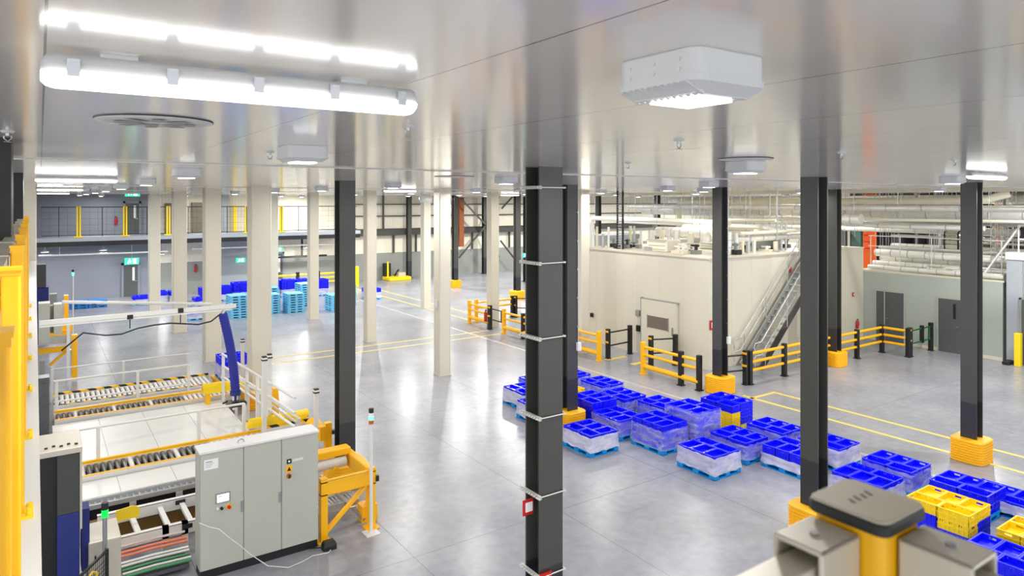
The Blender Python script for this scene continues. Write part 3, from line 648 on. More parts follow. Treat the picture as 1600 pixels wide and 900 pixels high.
for x, y, n, k in stk:
    for l in range(n):
        inst('plastic_pallet', PM['f'], (x+random.uniform(-.015,.015),y+random.uniform(-.015,.015),l*PH), 0, 'light blue empty pallet, number %d up in %s far stack' % (l+1, k), 'pallet', 'stacked empty light blue pallets')
x, y, z = ptY(108,474,46.0)
for l in range(3): inst('plastic_pallet', PM['d'], (x,45.2,l*PH), math.radians(90) if False else 0, 'blue empty pallet, %s in the small stack by the back door' % ('lowest','middle','topmost')[l], 'pallet', 'small stack of blue pallets by the back wall')
for l in range(3): inst('plastic_pallet', PM['d'], (x+.92,45.25,l*PH), 0, 'blue empty pallet, %s of the right small stack by back door' % ('lowest','middle','topmost')[l], 'pallet', 'small stack of blue pallets by the back wall')

# ------------------------------------------------------------------ pedestrian barriers
def post(b, x, y, h=1.12, r=.075, m=0): b.box(x-r,y-r,0, x+r,y+r,h, m)
def barrier(name, label, posts, rails, low=None, gate=None):
    """posts: (x, y, colour); rails between consecutive posts"""
    x0, y0 = posts[0][:2]; t = thing(name, (x0,y0,0), label, 'barrier', 'yellow and black barriers')
    for x, y, c in posts:
        b = MB().rrect(x,y,.075,.075,.02,[(0,0),(0,1.1),(.01,1.12)]).rrect(x,y,.11,.11,.02,[(0,0),(0,.025)])
        b.build('post', M[c], t)
    for (xa, ya, _), (xb, yb, _) in zip(posts, posts[1:]):
        for z in rails: MB().cyl((xa,ya,z),(xb,yb,z),.05,14).build('rail', M['yellow'], t)
        if low: MB().cyl((xa,ya,low),(xb,yb,low),.085,16).build('bumper_rail', M['yellow'], t)
    return t
barrier('barrier', 'yellow barrier left part, from red extinguisher post back to the aisle', [(17.5,29.1,'yellow'),(17.45,27.2,'black')], (.95,.68), .3)
barrier('barrier', 'yellow barrier running behind the banded column toward the block door', [(17.4,25.9,'yellow'),(17.4,24.4,'black'),(17.4,22,'black'),(17.35,19.4,'yellow')], (.95,.68), .28)
barrier('barrier', 'yellow barrier between the door gates and the white block column', [(17.3,17.05,'yellow'),(17.25,15.3,'black'),(17.25,14.55,'black')], (.95,.68), .28)
barrier('barrier', 'yellow and black barrier in front of the staircase', [(19.2,14.1,'black'),(21.1,14.1,'black'),(23.2,14.1,'black'),(25.75,14.1,'black'),(27.6,14.1,'black'),(27.6,13.1,'black')], (1.0,.72,.44))
barrier('barrier', 'short yellow barrier joining the far column guard at back', [(17.95,29.2,'yellow'),(20.2,29.3,'black')], (.95,.68))
def gate(label, p, q, m='black', mid=False, posts=True):
    t = thing('swing_gate', (p[0],p[1],0), label, 'gate', 'swing gates')
    for k, (x, y) in enumerate((p, q)):
        if posts and (k == 0 or m != 'frame'): MB().rrect(x,y,.075,.075,.02,[(0,0),(0,1.12),(.02,1.13)]).rrect(x,y,.1,.1,.02,[(0,0),(0,.02)]).build('post', M['black'], t)
    b = MB(); c = 'green_rail' if m == 'green' else 'black'
    for z in (.48,.98): b.cyl((p[0],p[1],z),(q[0],q[1],z),.028,10)
    b.cyl((q[0]*.93+p[0]*.07,q[1]*.93+p[1]*.07,.48),(q[0]*.93+p[0]*.07,q[1]*.93+p[1]*.07,.98),.028,10)
    b.build('frame', M[c], t)
    if mid: x, y = (p[0]+q[0])/2+.1, (p[1]+q[1])/2; MB().box(x-.06,y-.06,.42, x+.06,y+.06,1.1).build('latch_post', M['black'], t)
    for z in (.6,1.0): MB().box(p[0]-.09,p[1]-.09,z, p[0]-.06,p[1]+.09,z+.07).build('hinge', M['yellow'], t)
gate('black gate standing open left of the cold store door', (17.9,19.5), (19.15,19.6)); gate('black gate standing open right of the cold store door', (18.3,17.65), (19.2,17.3))
gate('black gate between the two yellow barriers under the white column', (17.43,27.1), (17.4,26.05), 'frame'); gate('black gate beside the far column guard at the barrier', (20.35,29.2), (21.3,28.4), 'frame')
gate('black gate frame left of the staircase barrier', (19.05,14.15), (18.3,14.35), 'frame'); gate('green swing gate before the grey single door', (27.75,13.1), (29.55,13.15), 'green', True)
t = thing('bollard', (29.45,10.0,0), 'yellow bollard beside the far right grey door', 'bollard'); x, y = pt(1591,572); t.location = (x,y,0); ORG[t.name] = (x,y,0)
MB().box(x-.1,y-.1,0, x+.1,y+.1,1.2).build('shaft', M['yellow_pale'], t, .01)
x, y = pt(1581,567); x -= .35; o = MB().rrect(x,y,.25,.12,.05,[(.02,0),(0,.03),(0,.1),(.05,.14)]).build('hose_reel', M['black']); tag(o, 'small black bundle on the floor by the yellow bollard', 'bundle')
# fire extinguishers
def extinguisher(x, y, z, label, sc=1):
    t = thing('fire_extinguisher', (x,y,z), label, 'fire extinguisher', 'fire extinguishers')
    MB().lathe((x,y,z),[(0,0),(.07,.0),(.075,.03),(.075,.38),(.05,.44),(.025,.46)],16).build('cylinder', M['red'], t)
    MB().cyl((x,y,z+.46),(x,y,z+.53),.02,8).box(x-.02,y-.08,z+.52, x+.02,y+.02,z+.55).build('valve', M['black'], t); t.scale = (sc, sc, sc)
    MB().tube([(x+.02,y,z+.5),(x+.09,y-.03,z+.48),(x+.1,y-.05,z+.3),(x+.085,y-.05,z+.15)],.012,6).build('hose', M['black'], t)
extinguisher(17.33,27.36,.35,'red extinguisher hanging on the barrier post under the white column')
x, y, z = ptY(306,440,49.35); extinguisher(x, 49.425, 1.3, 'red extinguisher on the grey back wall above blue crates')
x, y, z = ptY(181,355,49.35); extinguisher(x, 49.425, 4.55, 'red extinguisher on the mezzanine wall left of its door')
x, y, z = ptY(1333,536,15.9); extinguisher(29.2, 15.97, .5, 'red extinguisher at the end of the white block', .75)
x, y, z = ptY(1240,428,15.95); extinguisher(24.3, 15.98, 3.2, 'small red extinguisher at the top of the staircase', .55)
# exit signs
def exit_sign(x, y, z, w, label, axis='x', rod=.25):
    t = thing('exit_sign', (x,y,z), label, 'exit sign', 'green exit signs'); h = w*.5
    def bx(b, a0, c0, d0, a1, c1, d1, m=0):
        if axis == 'x': b.box(x+a0,y+d0,z+c0, x+a1,y+d1,z+c1, m)
        else: b.box(x+d0,y-a0,z+c0, x+d1,y-a1,z+c1, m)
        return b
    bx(MB(), -w/2,0,-.03, w/2,h,.03).build('panel', M['sign_green'], t)
    b = MB(); f = -.034
    bx(b, w*.06,h*.14,f, w*.32,h*.86,-.03); bx(b, -w*.2,h*.66,f, -w*.12,h*.84,-.03); bx(b, -w*.24,h*.36,f, -w*.1,h*.62,-.03)
    bx(b, -w*.3,h*.14,f, -w*.22,h*.36,-.03); bx(b, -w*.12,h*.2,f, -w*.06,h*.4,-.03); bx(b, -w*.1,h*.5,f, -w*.02,h*.58,-.03)
    b.build('running_man', M['sign_glow'], t)
    if rod: bx(MB(), -.015,h,-.015, .015,h+rod,.015).build('hanger', M['steel'], t)
for u, v, Y, wd, lab in ((206,413,48.9,.8,'green exit sign above the lower back door'), (207,307,47.5,.8,'green exit sign hanging above the mezzanine door'), (376,410,49.13,.6,'pale glowing sign box on the grey pier behind the columns'), (435,393,48.9,.6,'green exit sign under the mezzanine right end')):
    x, y, z = ptY(u, v, Y); exit_sign(x, y, z, wd, lab, 'x', ((3.72 if z < 3.5 else CEIL)-z-wd*.5) if 'pale' not in lab else 0)
exit_sign(20.0, 15.9, ptY(1106,472,15.9)[2], .5, 'green exit sign behind the column at the block corner', 'x', CEIL-ptY(1106,472,15.9)[2]-.25)
x, y = at_px(3,4,808); exit_sign(x+.45, y-.3, 6-(428-HOR)*32.5/F_PX, .5, 'mint green exit sign between far column and banded column', 'x', CEIL-6+(428-HOR)*32.5/F_PX-.25)
for q, lab in (((1113,508,15.98,'red fire sign on the white block corner')),) and [((1113,508,15.98), 'red fire sign at the white block corner by the column'), ((1334,460,15.98), 'tiny red call point on the end of the white block')]:
    x, y, z = ptY(*q); s = .14 if 'sign' in lab else .07
    o = MB().box(x-s*.8,15.97,z-s*1.2, x+s*.8,16.0,z+s*1.2, 0).box(x-s*.4,15.965,z-s*.7, x+s*.4,15.969,z+s*.7, 1).build('fire_sign', [M['red'], M['sign_white']]); tag(o, lab, 'sign')
for u, v, lab, s in ((997,489,'round grey sensor on the block left of its door',.1), (998,513,'black push button left of the cold store door',.1), (925,492,'small lever on the far left panel of the white block',.07)):
    x, y, z = ptX(u, v, 19.5); o = MB().box(19.44,y-s,z-s*1.2, 19.53,y+s,z+s*1.2).box(19.42,y-s*.4,z-s*.5, 19.44,y+s*.4,z+s*.5).build('wall_control', M['dado' if 'round' in lab else 'black'], bevel=.02); tag(o, lab, 'wall control')

# ------------------------------------------------------------------ staircase up the white block
SX0, SX1, SZ = 21.2, 25.3, 3.97; Ya, Yb = 15.85, 15.05
t = thing('staircase', (SX0,Yb,0), 'steel open tread staircase climbing along the white block', 'staircase')
for y in (Ya, Yb): MB().beam((SX0-.1,y,.02),(SX1,y,SZ-.05),.05,.26).build('stringer', M['dado' if y == Ya else 'col_dark'], t)
for k in range(18):
    f = (k+.7)/18; x = SX0+(SX1-SX0)*f; z = SZ*f
    MB().box(x-.12,Yb+.03,z-.03, x+.12,Ya-.03,z).box(x-.13,Yb+.03,z-.035, x-.1,Ya-.03,z+.004).build('tread', M['galv'], t)
for y in (Ya+.04, Yb-.04):
    b = MB()
    for h in (1.0, .55): b.tube([(SX0-.45,y,h-.35),(SX0-.5,y,h-.1),(SX0-.42,y,h),(SX0-.1,y,h+.02),(SX1,y,SZ+h),(SX1+.5,y,SZ+h)],.022,8)
    for f in (.03,.35,.68,1.0):
        x = SX0+(SX1-SX0)*f; b.cyl((x,y,SZ*f),(x,y,SZ*f+1.0),.02,8)
    b.build('handrail', M['galv'], t)
MB().box(SX1,Yb-.1,SZ-.12, SX1+.6,Ya+.15,SZ-.02).build('landing', M['galv'], t)
b = MB()
for x in (SX1+.1,):
    for y in (Yb, Ya): b.box(x-.05,y-.05,0, x+.05,y+.05,SZ-.12)
b.build('landing_leg', M['col_dark'], t)
b = MB()
for h in (.35,.65,1.0): b.tube([(22.9,14.75,h),(25.7,14.75,h)],.02,8)
for x in (22.9,24.3,25.7): b.cyl((x,14.75,0),(x,14.75,1.0),.02,8)
o = b.build('handrail', M['galv']); tag(o, 'low galvanised handrail beneath the staircase', 'handrail')
# ------------------------------------------------------------------ guard rail on the platform edge (left) and the corner post in front
def rail_post(x, y, zb, zt, hw, label, name='guard_post', cap_label=None, group=None):
    t = thing(name, (x,y,zb), label, 'guard post', group)
    MB().rrect(x,y,hw,hw,.008,[(0,zb),(0,zt-.018)]).build('tube', M['yellow'], t)
    return t
fx = lambda y: -.052-.0085*y
for k in range(9):
    D = 1.126+1.07*k; y = D/.842; x = fx(y)
    t = rail_post(x, y, 4.56, 5.8, .026, 'yellow guard rail post on the platform edge, %s from the camera' % ('nearest','second','third','fourth','fifth','sixth','seventh','eighth','ninth')[k], group='yellow posts of the left guard rail')
    MB().box(x-.027,y-.027,5.775, x+.027,y+.027,5.79).box(x-.03,y-.03,5.79, x+.03,y+.03,5.8).build('cap', M['yellow'], t)
    MB().box(x-.05,y-.075,4.56, x+.06,y+.075,4.572).cyl((x+.045,y-.05,4.572),(x+.045,y-.05,4.6),.012,8).cyl((x+.045,y+.05,4.572),(x+.045,y+.05,4.59),.012,8).build('foot_plate', M['yellow_pale'], t)
    for z in (5.71, 5.2):
        b = MB(); b.box(x-.105,y-.075,z-.04, x-.027,y+.075,z-.034).box(x-.105,y-.075,z+.044, x-.027,y+.075,z+.05).box(x-.109,y-.075,z-.04, x-.104,y+.075,z+.05).box(x-.03,y-.075,z-.04, x-.026,y+.075,z+.05)
        b.build('rail_bracket', M['alu'], t)
for z, lab in ((5.712,'upper grey guard rail along the left platform edge'), (5.202,'lower grey guard rail along the left platform edge')):
    o = MB().add([(fx(y)-.1+a, y, z+c) for y in (.6, 11.9) for a, c in ((0,-.034),(.065,-.034),(.065,.042),(0,.042))], [(0,1,2,3),(7,6,5,4),(0,4,5,1),(1,5,6,2),(2,6,7,3),(3,7,4,0)]).build('guard_rail', M['alu']); tag(o, lab, 'guard rail')
# corner post right in front of the camera
PXc, PYc, ZT = .455, .243, 5.80
t = thing('guard_post', (PXc,PYc,4.5), 'blurred yellow square post with black cap, lower right foreground', 'guard post')
MB().rrect(PXc,PYc,.024,.024,.007,[(0,4.5),(0,ZT-.0065)]).build('tube', M['yellow'], t)
MB().rrect(PXc,PYc,.0275,.0275,.008,[(.001,ZT-.0085),(0,ZT-.0075),(0,ZT-.0025),(.001,ZT-.0007),(.003,ZT)]).build('cap', M['black'], t); MB().rrect(PXc,PYc,.0262,.0262,.007,[(0,ZT-.001),(0,ZT+.0006),(.0006,ZT+.001)]).build('cap_top_lit', M['rubber_lit'], t)  # beige top paints the light reflecting off the black cap
b = MB()
for k in range(4): b.beam((PXc-.012+.007*k,PYc+.001,ZT+.001),(PXc-.009+.007*k,PYc+.006+.001*(k % 2),ZT+.001),.0022,.0006)
b.build('cap_mark', M['tower_grey'], t)
MB().box(PXc-.06,PYc-.06,4.5, PXc+.06,PYc+.06,4.515).build('foot_plate', M['yellow'], t)
def sleeve(axis, label_rail):
    """rail socket beside the post and the thinner rail inside it"""
    b = MB(); z1 = ZT-.012; z0 = z1-.062; L = .043; h = .017; e = .0035; cc = .007
    def bx(b, a0, c0, d0, a1, c1, d1):
        if axis == 'x': b.box(PXc-.025-a0,PYc+cc+c0,d0, PXc-.025-a1,PYc+cc+c1,d1)
        else: b.box(PXc+cc+c0,PYc-.025-a0,d0, PXc+cc+c1,PYc-.025-a1,d1)
    bx(b, 0,-h,z1-e, L,h,z1); bx(b, 0,-h,z0, L,h,z0+e); bx(b, 0,-h,z0, L,-h+e,z1); bx(b, 0,h-e,z0, L,h,z1); bx(b, 0,-h,z0, e,h,z1)
    b.build('rail_socket', M['alu'], t, .004)
    c = MB(); p = (PXc-.025-L*.55, PYc+cc, z1) if axis == 'x' else (PXc+cc, PYc-.025-L*.55, z1)
    c.cyl(p, (p[0],p[1],p[2]+.0015), .003, 12); c.build('socket_screw', M['steel'], t)
    r = MB(); zr = z1-.011; g = .0115
    if axis == 'x': r.box(PXc-.03,PYc+cc-g,zr-.04, PXc-1.4,PYc+cc+g,zr)
    else: r.box(PXc+cc-g,PYc-.03,zr-.04, PXc+cc+g,PYc-.9,zr)
    o = r.build('guard_rail', M['alu'], bevel=.002); tag(o, label_rail, 'guard rail')
sleeve('x', 'grey rail running left from the blurred foreground post'); sleeve('y', 'grey rail running right from the blurred foreground post')

# ------------------------------------------------------------------ mezzanine guard
for k, u in enumerate((123,195.5,263,324,385,439.5,492)):
    x, y, z = ptY(u, 371, 46.35)
    t = thing('mezzanine_post', (x,y,3.95), 'yellow guard post on the back mezzanine, number %d from the left' % (k+1), 'guard post', 'yellow mezzanine posts')
    MB().box(x-.11,y-.06,3.95, x+.11,y+.06,5.72).build('shaft', M['yellow_pale'], t); MB().box(x-.02,y-.07,4.0, x+.02,y-.06,5.7).build('slot', M['black'], t); MB().box(x-.24,y-.1,3.95, x+.24,y+.1,4.02).build('base_plate', M['yellow_pale'], t)
x, y, z = ptY(367, 371, 49.0); o = MB().box(x-.1,48.9,3.95, x+.1,49.1,5.75).box(x-.2,48.85,3.95, x+.2,49.15,4.0).build('mezzanine_post', M['yellow_pale']); tag(o, 'yellow post set back on the mezzanine by the grey pier', 'guard post')
us = (60,123,195.5,263,324,385,439.5,492,560)
for k in range(8):
    x0, x1 = ptY(us[k],371,46.35)[0]+.12, ptY(us[k+1],371,46.35)[0]-.12
    t = thing('wire_fence', ((x0+x1)/2,46.35,3.95), 'dark wire guard panel on the mezzanine edge, %s from left' % ('first','second','third','fourth','fifth','sixth','seventh','eighth')[k], 'mesh panel', 'wire panels of the mezzanine guard')
    MB().box(x0,46.33,5.66, x1,46.37,5.71).box(x0,46.33,4.05, x1,46.37,4.09).box((x0+x1)/2-.02,46.33,4.0, (x0+x1)/2+.02,46.37,5.7).build('frame', M['black'], t)
    b = MB(); n = int((x1-x0)/.4)
    for q in range(n): b.box(x0+q*(x1-x0)/n-.004,46.345,4.09, x0+q*(x1-x0)/n+.004,46.353,5.66)
    for q in range(4): b.box(x0,46.346,4.3+q*.36, x1,46.352,4.308+q*.36)
    b.build('wire', M['black'], t)
for u, v in ((70,394),(161,391),(252,397),(478,387)):
    x, y, z = ptY(u, v, 47.2); t = thing('well_light', (x,47.2,z), {70:'lit ceiling lamp under the mezzanine, far left',161:'lit lamp under the mezzanine above the pallets',252:'lit lamp under the mezzanine behind the left columns',478:'lit lamp under the mezzanine right end'}[u], 'ceiling light')
    MB().cyl((x,47.2,z+.3),(x,47.2,3.72),.02,8).lathe((x,47.2,z),[(0,.3),(.03,.3),(.06,.12),(.22,.02),(.2,0)],16).build('shade', M['lamp_body'], t); MB().lathe((x,47.2,z),[(0,-.01),(.17,-.01),(.19,.015)],16).build('lens', M['lens_far'], t)
    lamp('lamp', (x,47.2,z-.05), .4, 30, t)
x0, y0, z0 = ptY(60,400,46.9); x1, y1, z1 = ptY(262,394,46.9); o = MB().tube([(x0,46.9,z0),(x1,46.9,z0-.02)],.05,8).cyl((x0+1,46.9,z0),(x0+1,46.9,3.72),.015,6).cyl((x1-.5,46.9,z0),(x1-.5,46.9,3.72),.015,6).build('conduit', M['white_paint']); tag(o, 'white pipe under the left half of the mezzanine', 'pipe')
x0, y0, z0 = ptY(300,389,46.9); x1, y1, z1 = ptY(520,383,46.9); o = MB().tube([(x0,46.9,z0),(x1,46.9,z0)],.05,8).cyl((x0+1,46.9,z0),(x0+1,46.9,3.72),.015,6).cyl((x1-.5,46.9,z0),(x1-.5,46.9,3.72),.015,6).build('conduit', M['white_paint']); tag(o, 'white pipe under the right half of the mezzanine', 'pipe')
x0, y0, z0 = ptY(432,402,48.3); x1, y1, z1 = ptY(510,399,48.3); o = MB().box(x0,48.2,z0-.08, x1,48.4,z0+.05).box((x0+x1)/2-.06,48.25,z0, (x0+x1)/2+.06,48.35,3.72).build('cable_tray', M['black']); tag(o, 'dark hanging tray above the far yellow rails', 'cable tray')
# far yellow rails behind the pallets
xa, xb = ptY(432,430,47.2)[0], ptY(558,425,47.2)[0]; n = 4
t = thing('barrier', (xa,47.2,0), 'far three rail yellow barrier behind the blue crates', 'barrier', 'yellow and black barriers')
for z in (.95,.66,.37): MB().cyl((xa,47.2,z),(xb,47.2,z),.06,10).build('rail', M['yellow_pale'], t)
for k in range(n+1): MB().box(xa+(xb-xa)*k/n-.1,47.1,0, xa+(xb-xa)*k/n+.1,47.3,1.15).build('post', M['black'], t)
x, y, z = ptY(557,440,46.5); o = MB().rrect(x,46.5,.14,.14,.04,[(0,0),(0,1.35),(.04,1.4)]).build('bollard', M['yellow_pale']); tag(o, 'yellow bollard right of the dark left column, far away', 'bollard')
# pallet wrapper at the back wall
x, y = pt(620,437); t = thing('pallet_wrapper', (x,y,0), 'yellow pallet wrapper with turntable by the far wall', 'pallet wrapper')
MB().rrect(x,y,.95,.8,.3,[(.04,0),(0,.05),(0,.22),(.06,.26)]).build('turntable', M['yellow_pale'], t)
MB().box(x-.85,y+.3,.2, x-.35,y+.75,1.25).build('mast', M['black'], t); MB().box(x-.68,y+.27,.2, x-.55,y+.3,1.4).build('mast_rail', M['yellow_pale'], t)
MB().beam((x-.1,y+.2,.3),(x+.3,y+.3,.75),.1,.08).build('arm', M['black'], t); MB().box(x+.1,y-.1,.26, x+.7,y+.3,.55).build('control_box', M['cream_panel'] if False else M['alu'], t)

# ------------------------------------------------------------------ machine line at lower left
# control cabinet
t = thing('control_cabinet', (3.02,11.9,0), 'tall grey three door control cabinet with touch screen', 'control cabinet')
X0, X1, Yf, Yk, Z1 = 2.08, 3.98, 11.7, 12.1, 2.0
MB().box(X0,Yf+.025,.14, X1,Yk,Z1).build('body', M['cab'], t); MB().box(X0-.012,Yf-.012,Z1, X1+.012,Yk+.012,Z1+.03).build('top_panel', M['cab_top'], t)
MB().box(X0+.01,Yf+.03,0, X1-.01,Yk-.02,.14).build('plinth', M['black'], t)
ds = [X0, X0+.66, X0+1.27, X1]; doors = []
for k in range(3):
    d = MB().box(ds[k]+.006,Yf,.145, ds[k+1]-.006,Yf+.025,Z1-.004).build('door', M['cab'], t, .006); doors.append(d)
    if k < 2: MB().box(ds[k+1]-.045,Yf-.02,.95, ds[k+1]-.015,Yf,1.12).cyl((ds[k+1]-.03,Yf-.026,1.09),(ds[k+1]-.03,Yf-.02,1.09),.01,10).build('handle', M['steel'], d)
x = X0+.34
MB().box(x-.115,Yf-.012,1.16, x+.115,Yf,1.33).build('screen_bezel', M['dado'], doors[0], .006, 'grey touch screen frame'); MB().box(x-.09,Yf-.015,1.185, x+.09,Yf-.012,1.305, 0).box(x-.07,Yf-.0155,1.27, x-.02,Yf-.015,1.285, 1).build('screen', [M['screen'], M['dado']], doors[0])
MB().cyl((x+.09,Yf,1.08),(x+.09,Yf-.01,1.08),.045,16).build('stop_plate', M['yellow'], doors[0]); MB().cyl((x+.09,Yf-.01,1.08),(x+.09,Yf-.05,1.08),.026,16).build('stop_button', M['red'], doors[0])
MB().cyl((x-.02,Yf,1.08),(x-.02,Yf-.03,1.08),.024,14).build('selector', M['black'], doors[0]); MB().cyl((x-.08,Yf,1.09),(x-.08,Yf-.02,1.09),.02,14).build('push_button', M['sign_white'], doors[0])
b = MB().box(X0+.06,Yf-.004,1.74, X0+.27,Yf,1.9, 0).box(X0+.08,Yf-.006,1.855, X0+.18,Yf-.004,1.87, 1)
for k in range(3): b.box(X0+.08,Yf-.006,1.83-.025*k, X0+.2-.02*k,Yf-.004,1.836-.025*k, 1)
b.build('type_plate', [M['sign_white'], M['dado']], doors[0])
x = ds[2]+.12
MB().box(x-.035,Yf-.004,1.56, x+.045,Yf,1.64, 0).box(x-.01,Yf-.006,1.585, x+.02,Yf-.004,1.615, 1).build('maker_badge', [M['black'], M['sign_white']], doors[2])
b = MB()
for k in range(6): b.box(x+.07+.03*k,Yf-.004,1.585+.0*(k % 2), x+.09+.03*k,Yf,1.625 if k % 3 else 1.62)
b.build('maker_mark', M['sign_white'], doors[2])
MB().box(x-.05,Yf-.004,1.42, x+.06,Yf,1.53, 0).prism([(x-.03,1.44),(x+.04,1.44),(x+.005,1.51)], Yf-.006, Yf-.004, 1, 'y').build('warning_label', [M['yellow'], M['black']], doors[2])
MB().cyl((x,Yf,1.36),(x,Yf-.04,1.36),.038,18).build('main_switch', M['amber'], doors[2]); MB().box(x-.012,Yf-.055,1.33, x+.012,Yf-.04,1.39).build('switch_lever', M['black'], doors[2])
MB().tube([(X0+.65+.05*math.cos(a),Yf+.15,Z1+.03+.05*math.sin(a)) for a in [math.pi*k/8 for k in range(9)]],.011,8).build('lifting_eye', M['steel'], t)
# white cable and pedal in front
o = MB().tube([(2.06,11.66,.95),(2.2,11.63,.86),(2.34,11.6,.8),(2.5,11.57,.62),(2.62,11.56,.5),(2.8,11.52,.3),(3.05,11.42,.08),(3.35,11.3,.015),(3.6,11.36,.012),(3.8,11.45,.012),(4.05,11.4,.012),(4.15,11.5,.012)],.007,6).build('white_cable', M['cable']); tag(o, 'thin white cable drooping across the cabinet front to the floor', 'cable')
x, y = pt(514,857); t = thing('foot_pedal', (x,y,0), 'small black pedal box on floor right of the cabinet', 'foot pedal')
MB().rrect(x,y,.12,.09,.04,[(0,0),(0,.07),(.02,.12),(.05,.14)]).build('housing', M['black'], t); MB().tube([(x-.1,y,.05),(x-.3,y+.1,.04),(x-.35,y+.4,.04)],.012,6).build('cord', M['black'], t)

# conveyors: roller bed between side rails
def roller_mesh(L, r, m): return MB().cyl((0,-L/2,0),(0,L/2,0),r,10).mesh('roller', M[m])
def conveyor(label, x0, x1, y0, y1, z, pale_from=None, stripe=False):
    t = thing('roller_conveyor', ((x0+x1)/2,(y0+y1)/2,0), label, 'conveyor', 'roller conveyors'); g = ORG[t.name]
    for y, m in ((y0,'yellow'),(y1,'yellow')):
        MB().box(x0,y-.05,z-.16, x1,y+.05,z+.0).build('side_rail', M['white_paint'], t)
        MB().box(x0,y-.035 if y == y1 else y-.03,z, x1,y+.035 if y == y1 else y+.03,z+(.06 if y == y1 else .015)).build('guide_strip', M['stripe' if stripe else 'yellow'], t)
    rm = roller_mesh(y1-y0-.1, .045, 'roller_dark'); rp = roller_mesh(y1-y0-.1, .05, 'white_paint')
    n = int((x1-x0)/.125)
    for k in range(n):
        x = x0+.08+k*.125; pale = (pale_from and x > pale_from)
        o = bpy.data.objects.new('roller', rp if pale or k % 7 == 3 else rm); COL.objects.link(o); o.parent = t; o.location = (x-g[0], (y0+y1)/2-g[1], z-.05)
    MB().box(x0,y0+.05,z-.2, x1,y1-.05,z-.14).build('tray', M['roller_dark'], t)
    for k in range(4):
        x = x0+.3+k*(x1-x0-.6)/3; MB().box(x-.05,y0-.04,0, x+.05,y0+.04,z-.16).box(x-.05,y1-.04,0, x+.05,y1+.04,z-.16).build('leg', M['white_paint'], t)
    return t
conveyor('near roller conveyor behind the control cabinet', .25, 4.3, 16.0, 16.75, .55, 3.2)
conveyor('middle roller conveyor beyond the white deck', .3, 4.6, 20.7, 21.4, .5, 3.3)
conveyor('far pale roller conveyor nearest the crane beam', .3, 4.4, 22.2, 23.4, .5, .3, True)
def deck(label, x0, x1, y0, y1, z):
    t = thing('steel_deck', ((x0+x1)/2,(y0+y1)/2,0), label, 'deck', 'white deck plates')
    MB().box(x0,y0,z-.03, x1,y1,z).build('plate', M['deck'], t)
    b = MB()
    for k in range(1, 4): b.box(x0+(x1-x0)*k/4-.004,y0,z, x0+(x1-x0)*k/4+.004,y1,z+.002)
    b.build('joint', M['dado'], t)
    b = MB()
    for x in (x0+.05, x1-.05):
        for y in (y0+.05, y1-.05): b.box(x-.04,y-.04,0, x+.04,y+.04,z-.03)
    b.build('leg', M['white_paint'], t)
deck('wide white deck plate between the near and middle conveyors', .25, 4.2, 16.95, 20.55, .42)
deck('narrow white deck plate before the near conveyor', .3, 4.2, 15.0, 15.9, .46)
deck('narrow white deck plate past the middle conveyor', .3, 4.4, 21.55, 22.1, .42)
def rail_fence(label, pts, h, rails, posts, r=.028, z0=0):
    t = thing('handrail', (pts[0][0],pts[0][1],z0), label, 'handrail', 'white handrails')
    for f in rails: MB().tube([(x,y,z0+h*f) for x, y in pts],r,8).build('rail', M['white_paint'], t)
    (xa,ya),(xb,yb) = pts[0], pts[-1]
    for f in posts: x, y = xa+(xb-xa)*f, ya+(yb-ya)*f; MB().box(x-.035,y-.035,z0, x+.035,y+.035,z0+h).build('post', M['white_paint'], t)
    return t
rail_fence('white handrail along the near edge of the white deck', [(.45,16.85),(3.95,16.85)], 1.05, (1,), (.16,.72,1), z0=.2)
rail_fence('white handrail beyond the middle conveyor, with two posts', [(.3,22.0),(3.6,22.0)], 1.0, (1,.45), (.02,.6,1), z0=.2)
rail_fence('farther white rail beside the crane', [(.3,24.6),(4.0,24.6)], 1.0, (1,), (.0,.5,1), .02)
rail_fence('double white rail running away beside the hose gripper', [(4.2,20.4),(4.55,14.9)], 1.3, (1,.75,.52), (.02,.2,.4,.55,.62), .03, .44)
rail_fence('second white rail right of the gripper, slightly lower', [(4.38,20.2),(4.72,15.2)], 1.2, (1,.9), (.1,.3,.5,1), .026, .0)
# machine frame in front of the near conveyor (cable trays, beams, pipes)
t = thing('machine_frame', (1.6,13.6,0), 'white steel machine frame left of the control cabinet', 'machine frame')
MB().box(.5,14.85,.3, 4,14.95,.44).build('cross_beam', M['white_paint'], t)
for k in range(5): MB().box(.6+k*.8,14.7,0, .7+k*.8,14.85,.42).build('upright', M['white_paint'], t)
MB().box(.4,14.96,.02, 4.2,15.0,.4).build('opening_shade', M['black'], t)  # black sheet standing in for the shade inside the machine's openings
b = MB().box(.6,14.1,.58, 3.1,14.12,.66).box(.6,14.4,.58, 3.1,14.42,.66)
for k in range(26): b.box(.6+k*.1,14.12,.6, .63+k*.1,14.4,.61)
b.box(.6,14.12,.58,3.1,14.4,.586); b.build('cable_tray', M['galv'], t)
MB().box(.6,13.7,.02, 2.6,14.05,.42).build('brown_tray', M['brown'], t)
for y, z, x0 in ((13.6,.66,.8),(12.9,.5,1.05)):
    MB().box(x0,y-.05,z-.2, 2.5,y-.04,z).box(x0,y-.05,z-.008, 2.5,y+.05,z).box(x0,y-.05,z-.2, 2.5,y+.05,z-.192).build('channel_beam', M['white_paint'], t)
    MB().box(2.0,y-.08,z-.1, 2.16,y-.05,z-.03).build('bracket', M['black'], t)
for x in (1.75, 2.05): MB().box(x-.05,12.85,0, x+.05,12.95,.5).build('upright', M['white_paint'], t)
for x in (1.3, 1.75, 2.1): MB().beam((x,13.55,.56),(x+.06,12.95,.44),.08,.06).build('tie_bar', M['white_paint'], t)
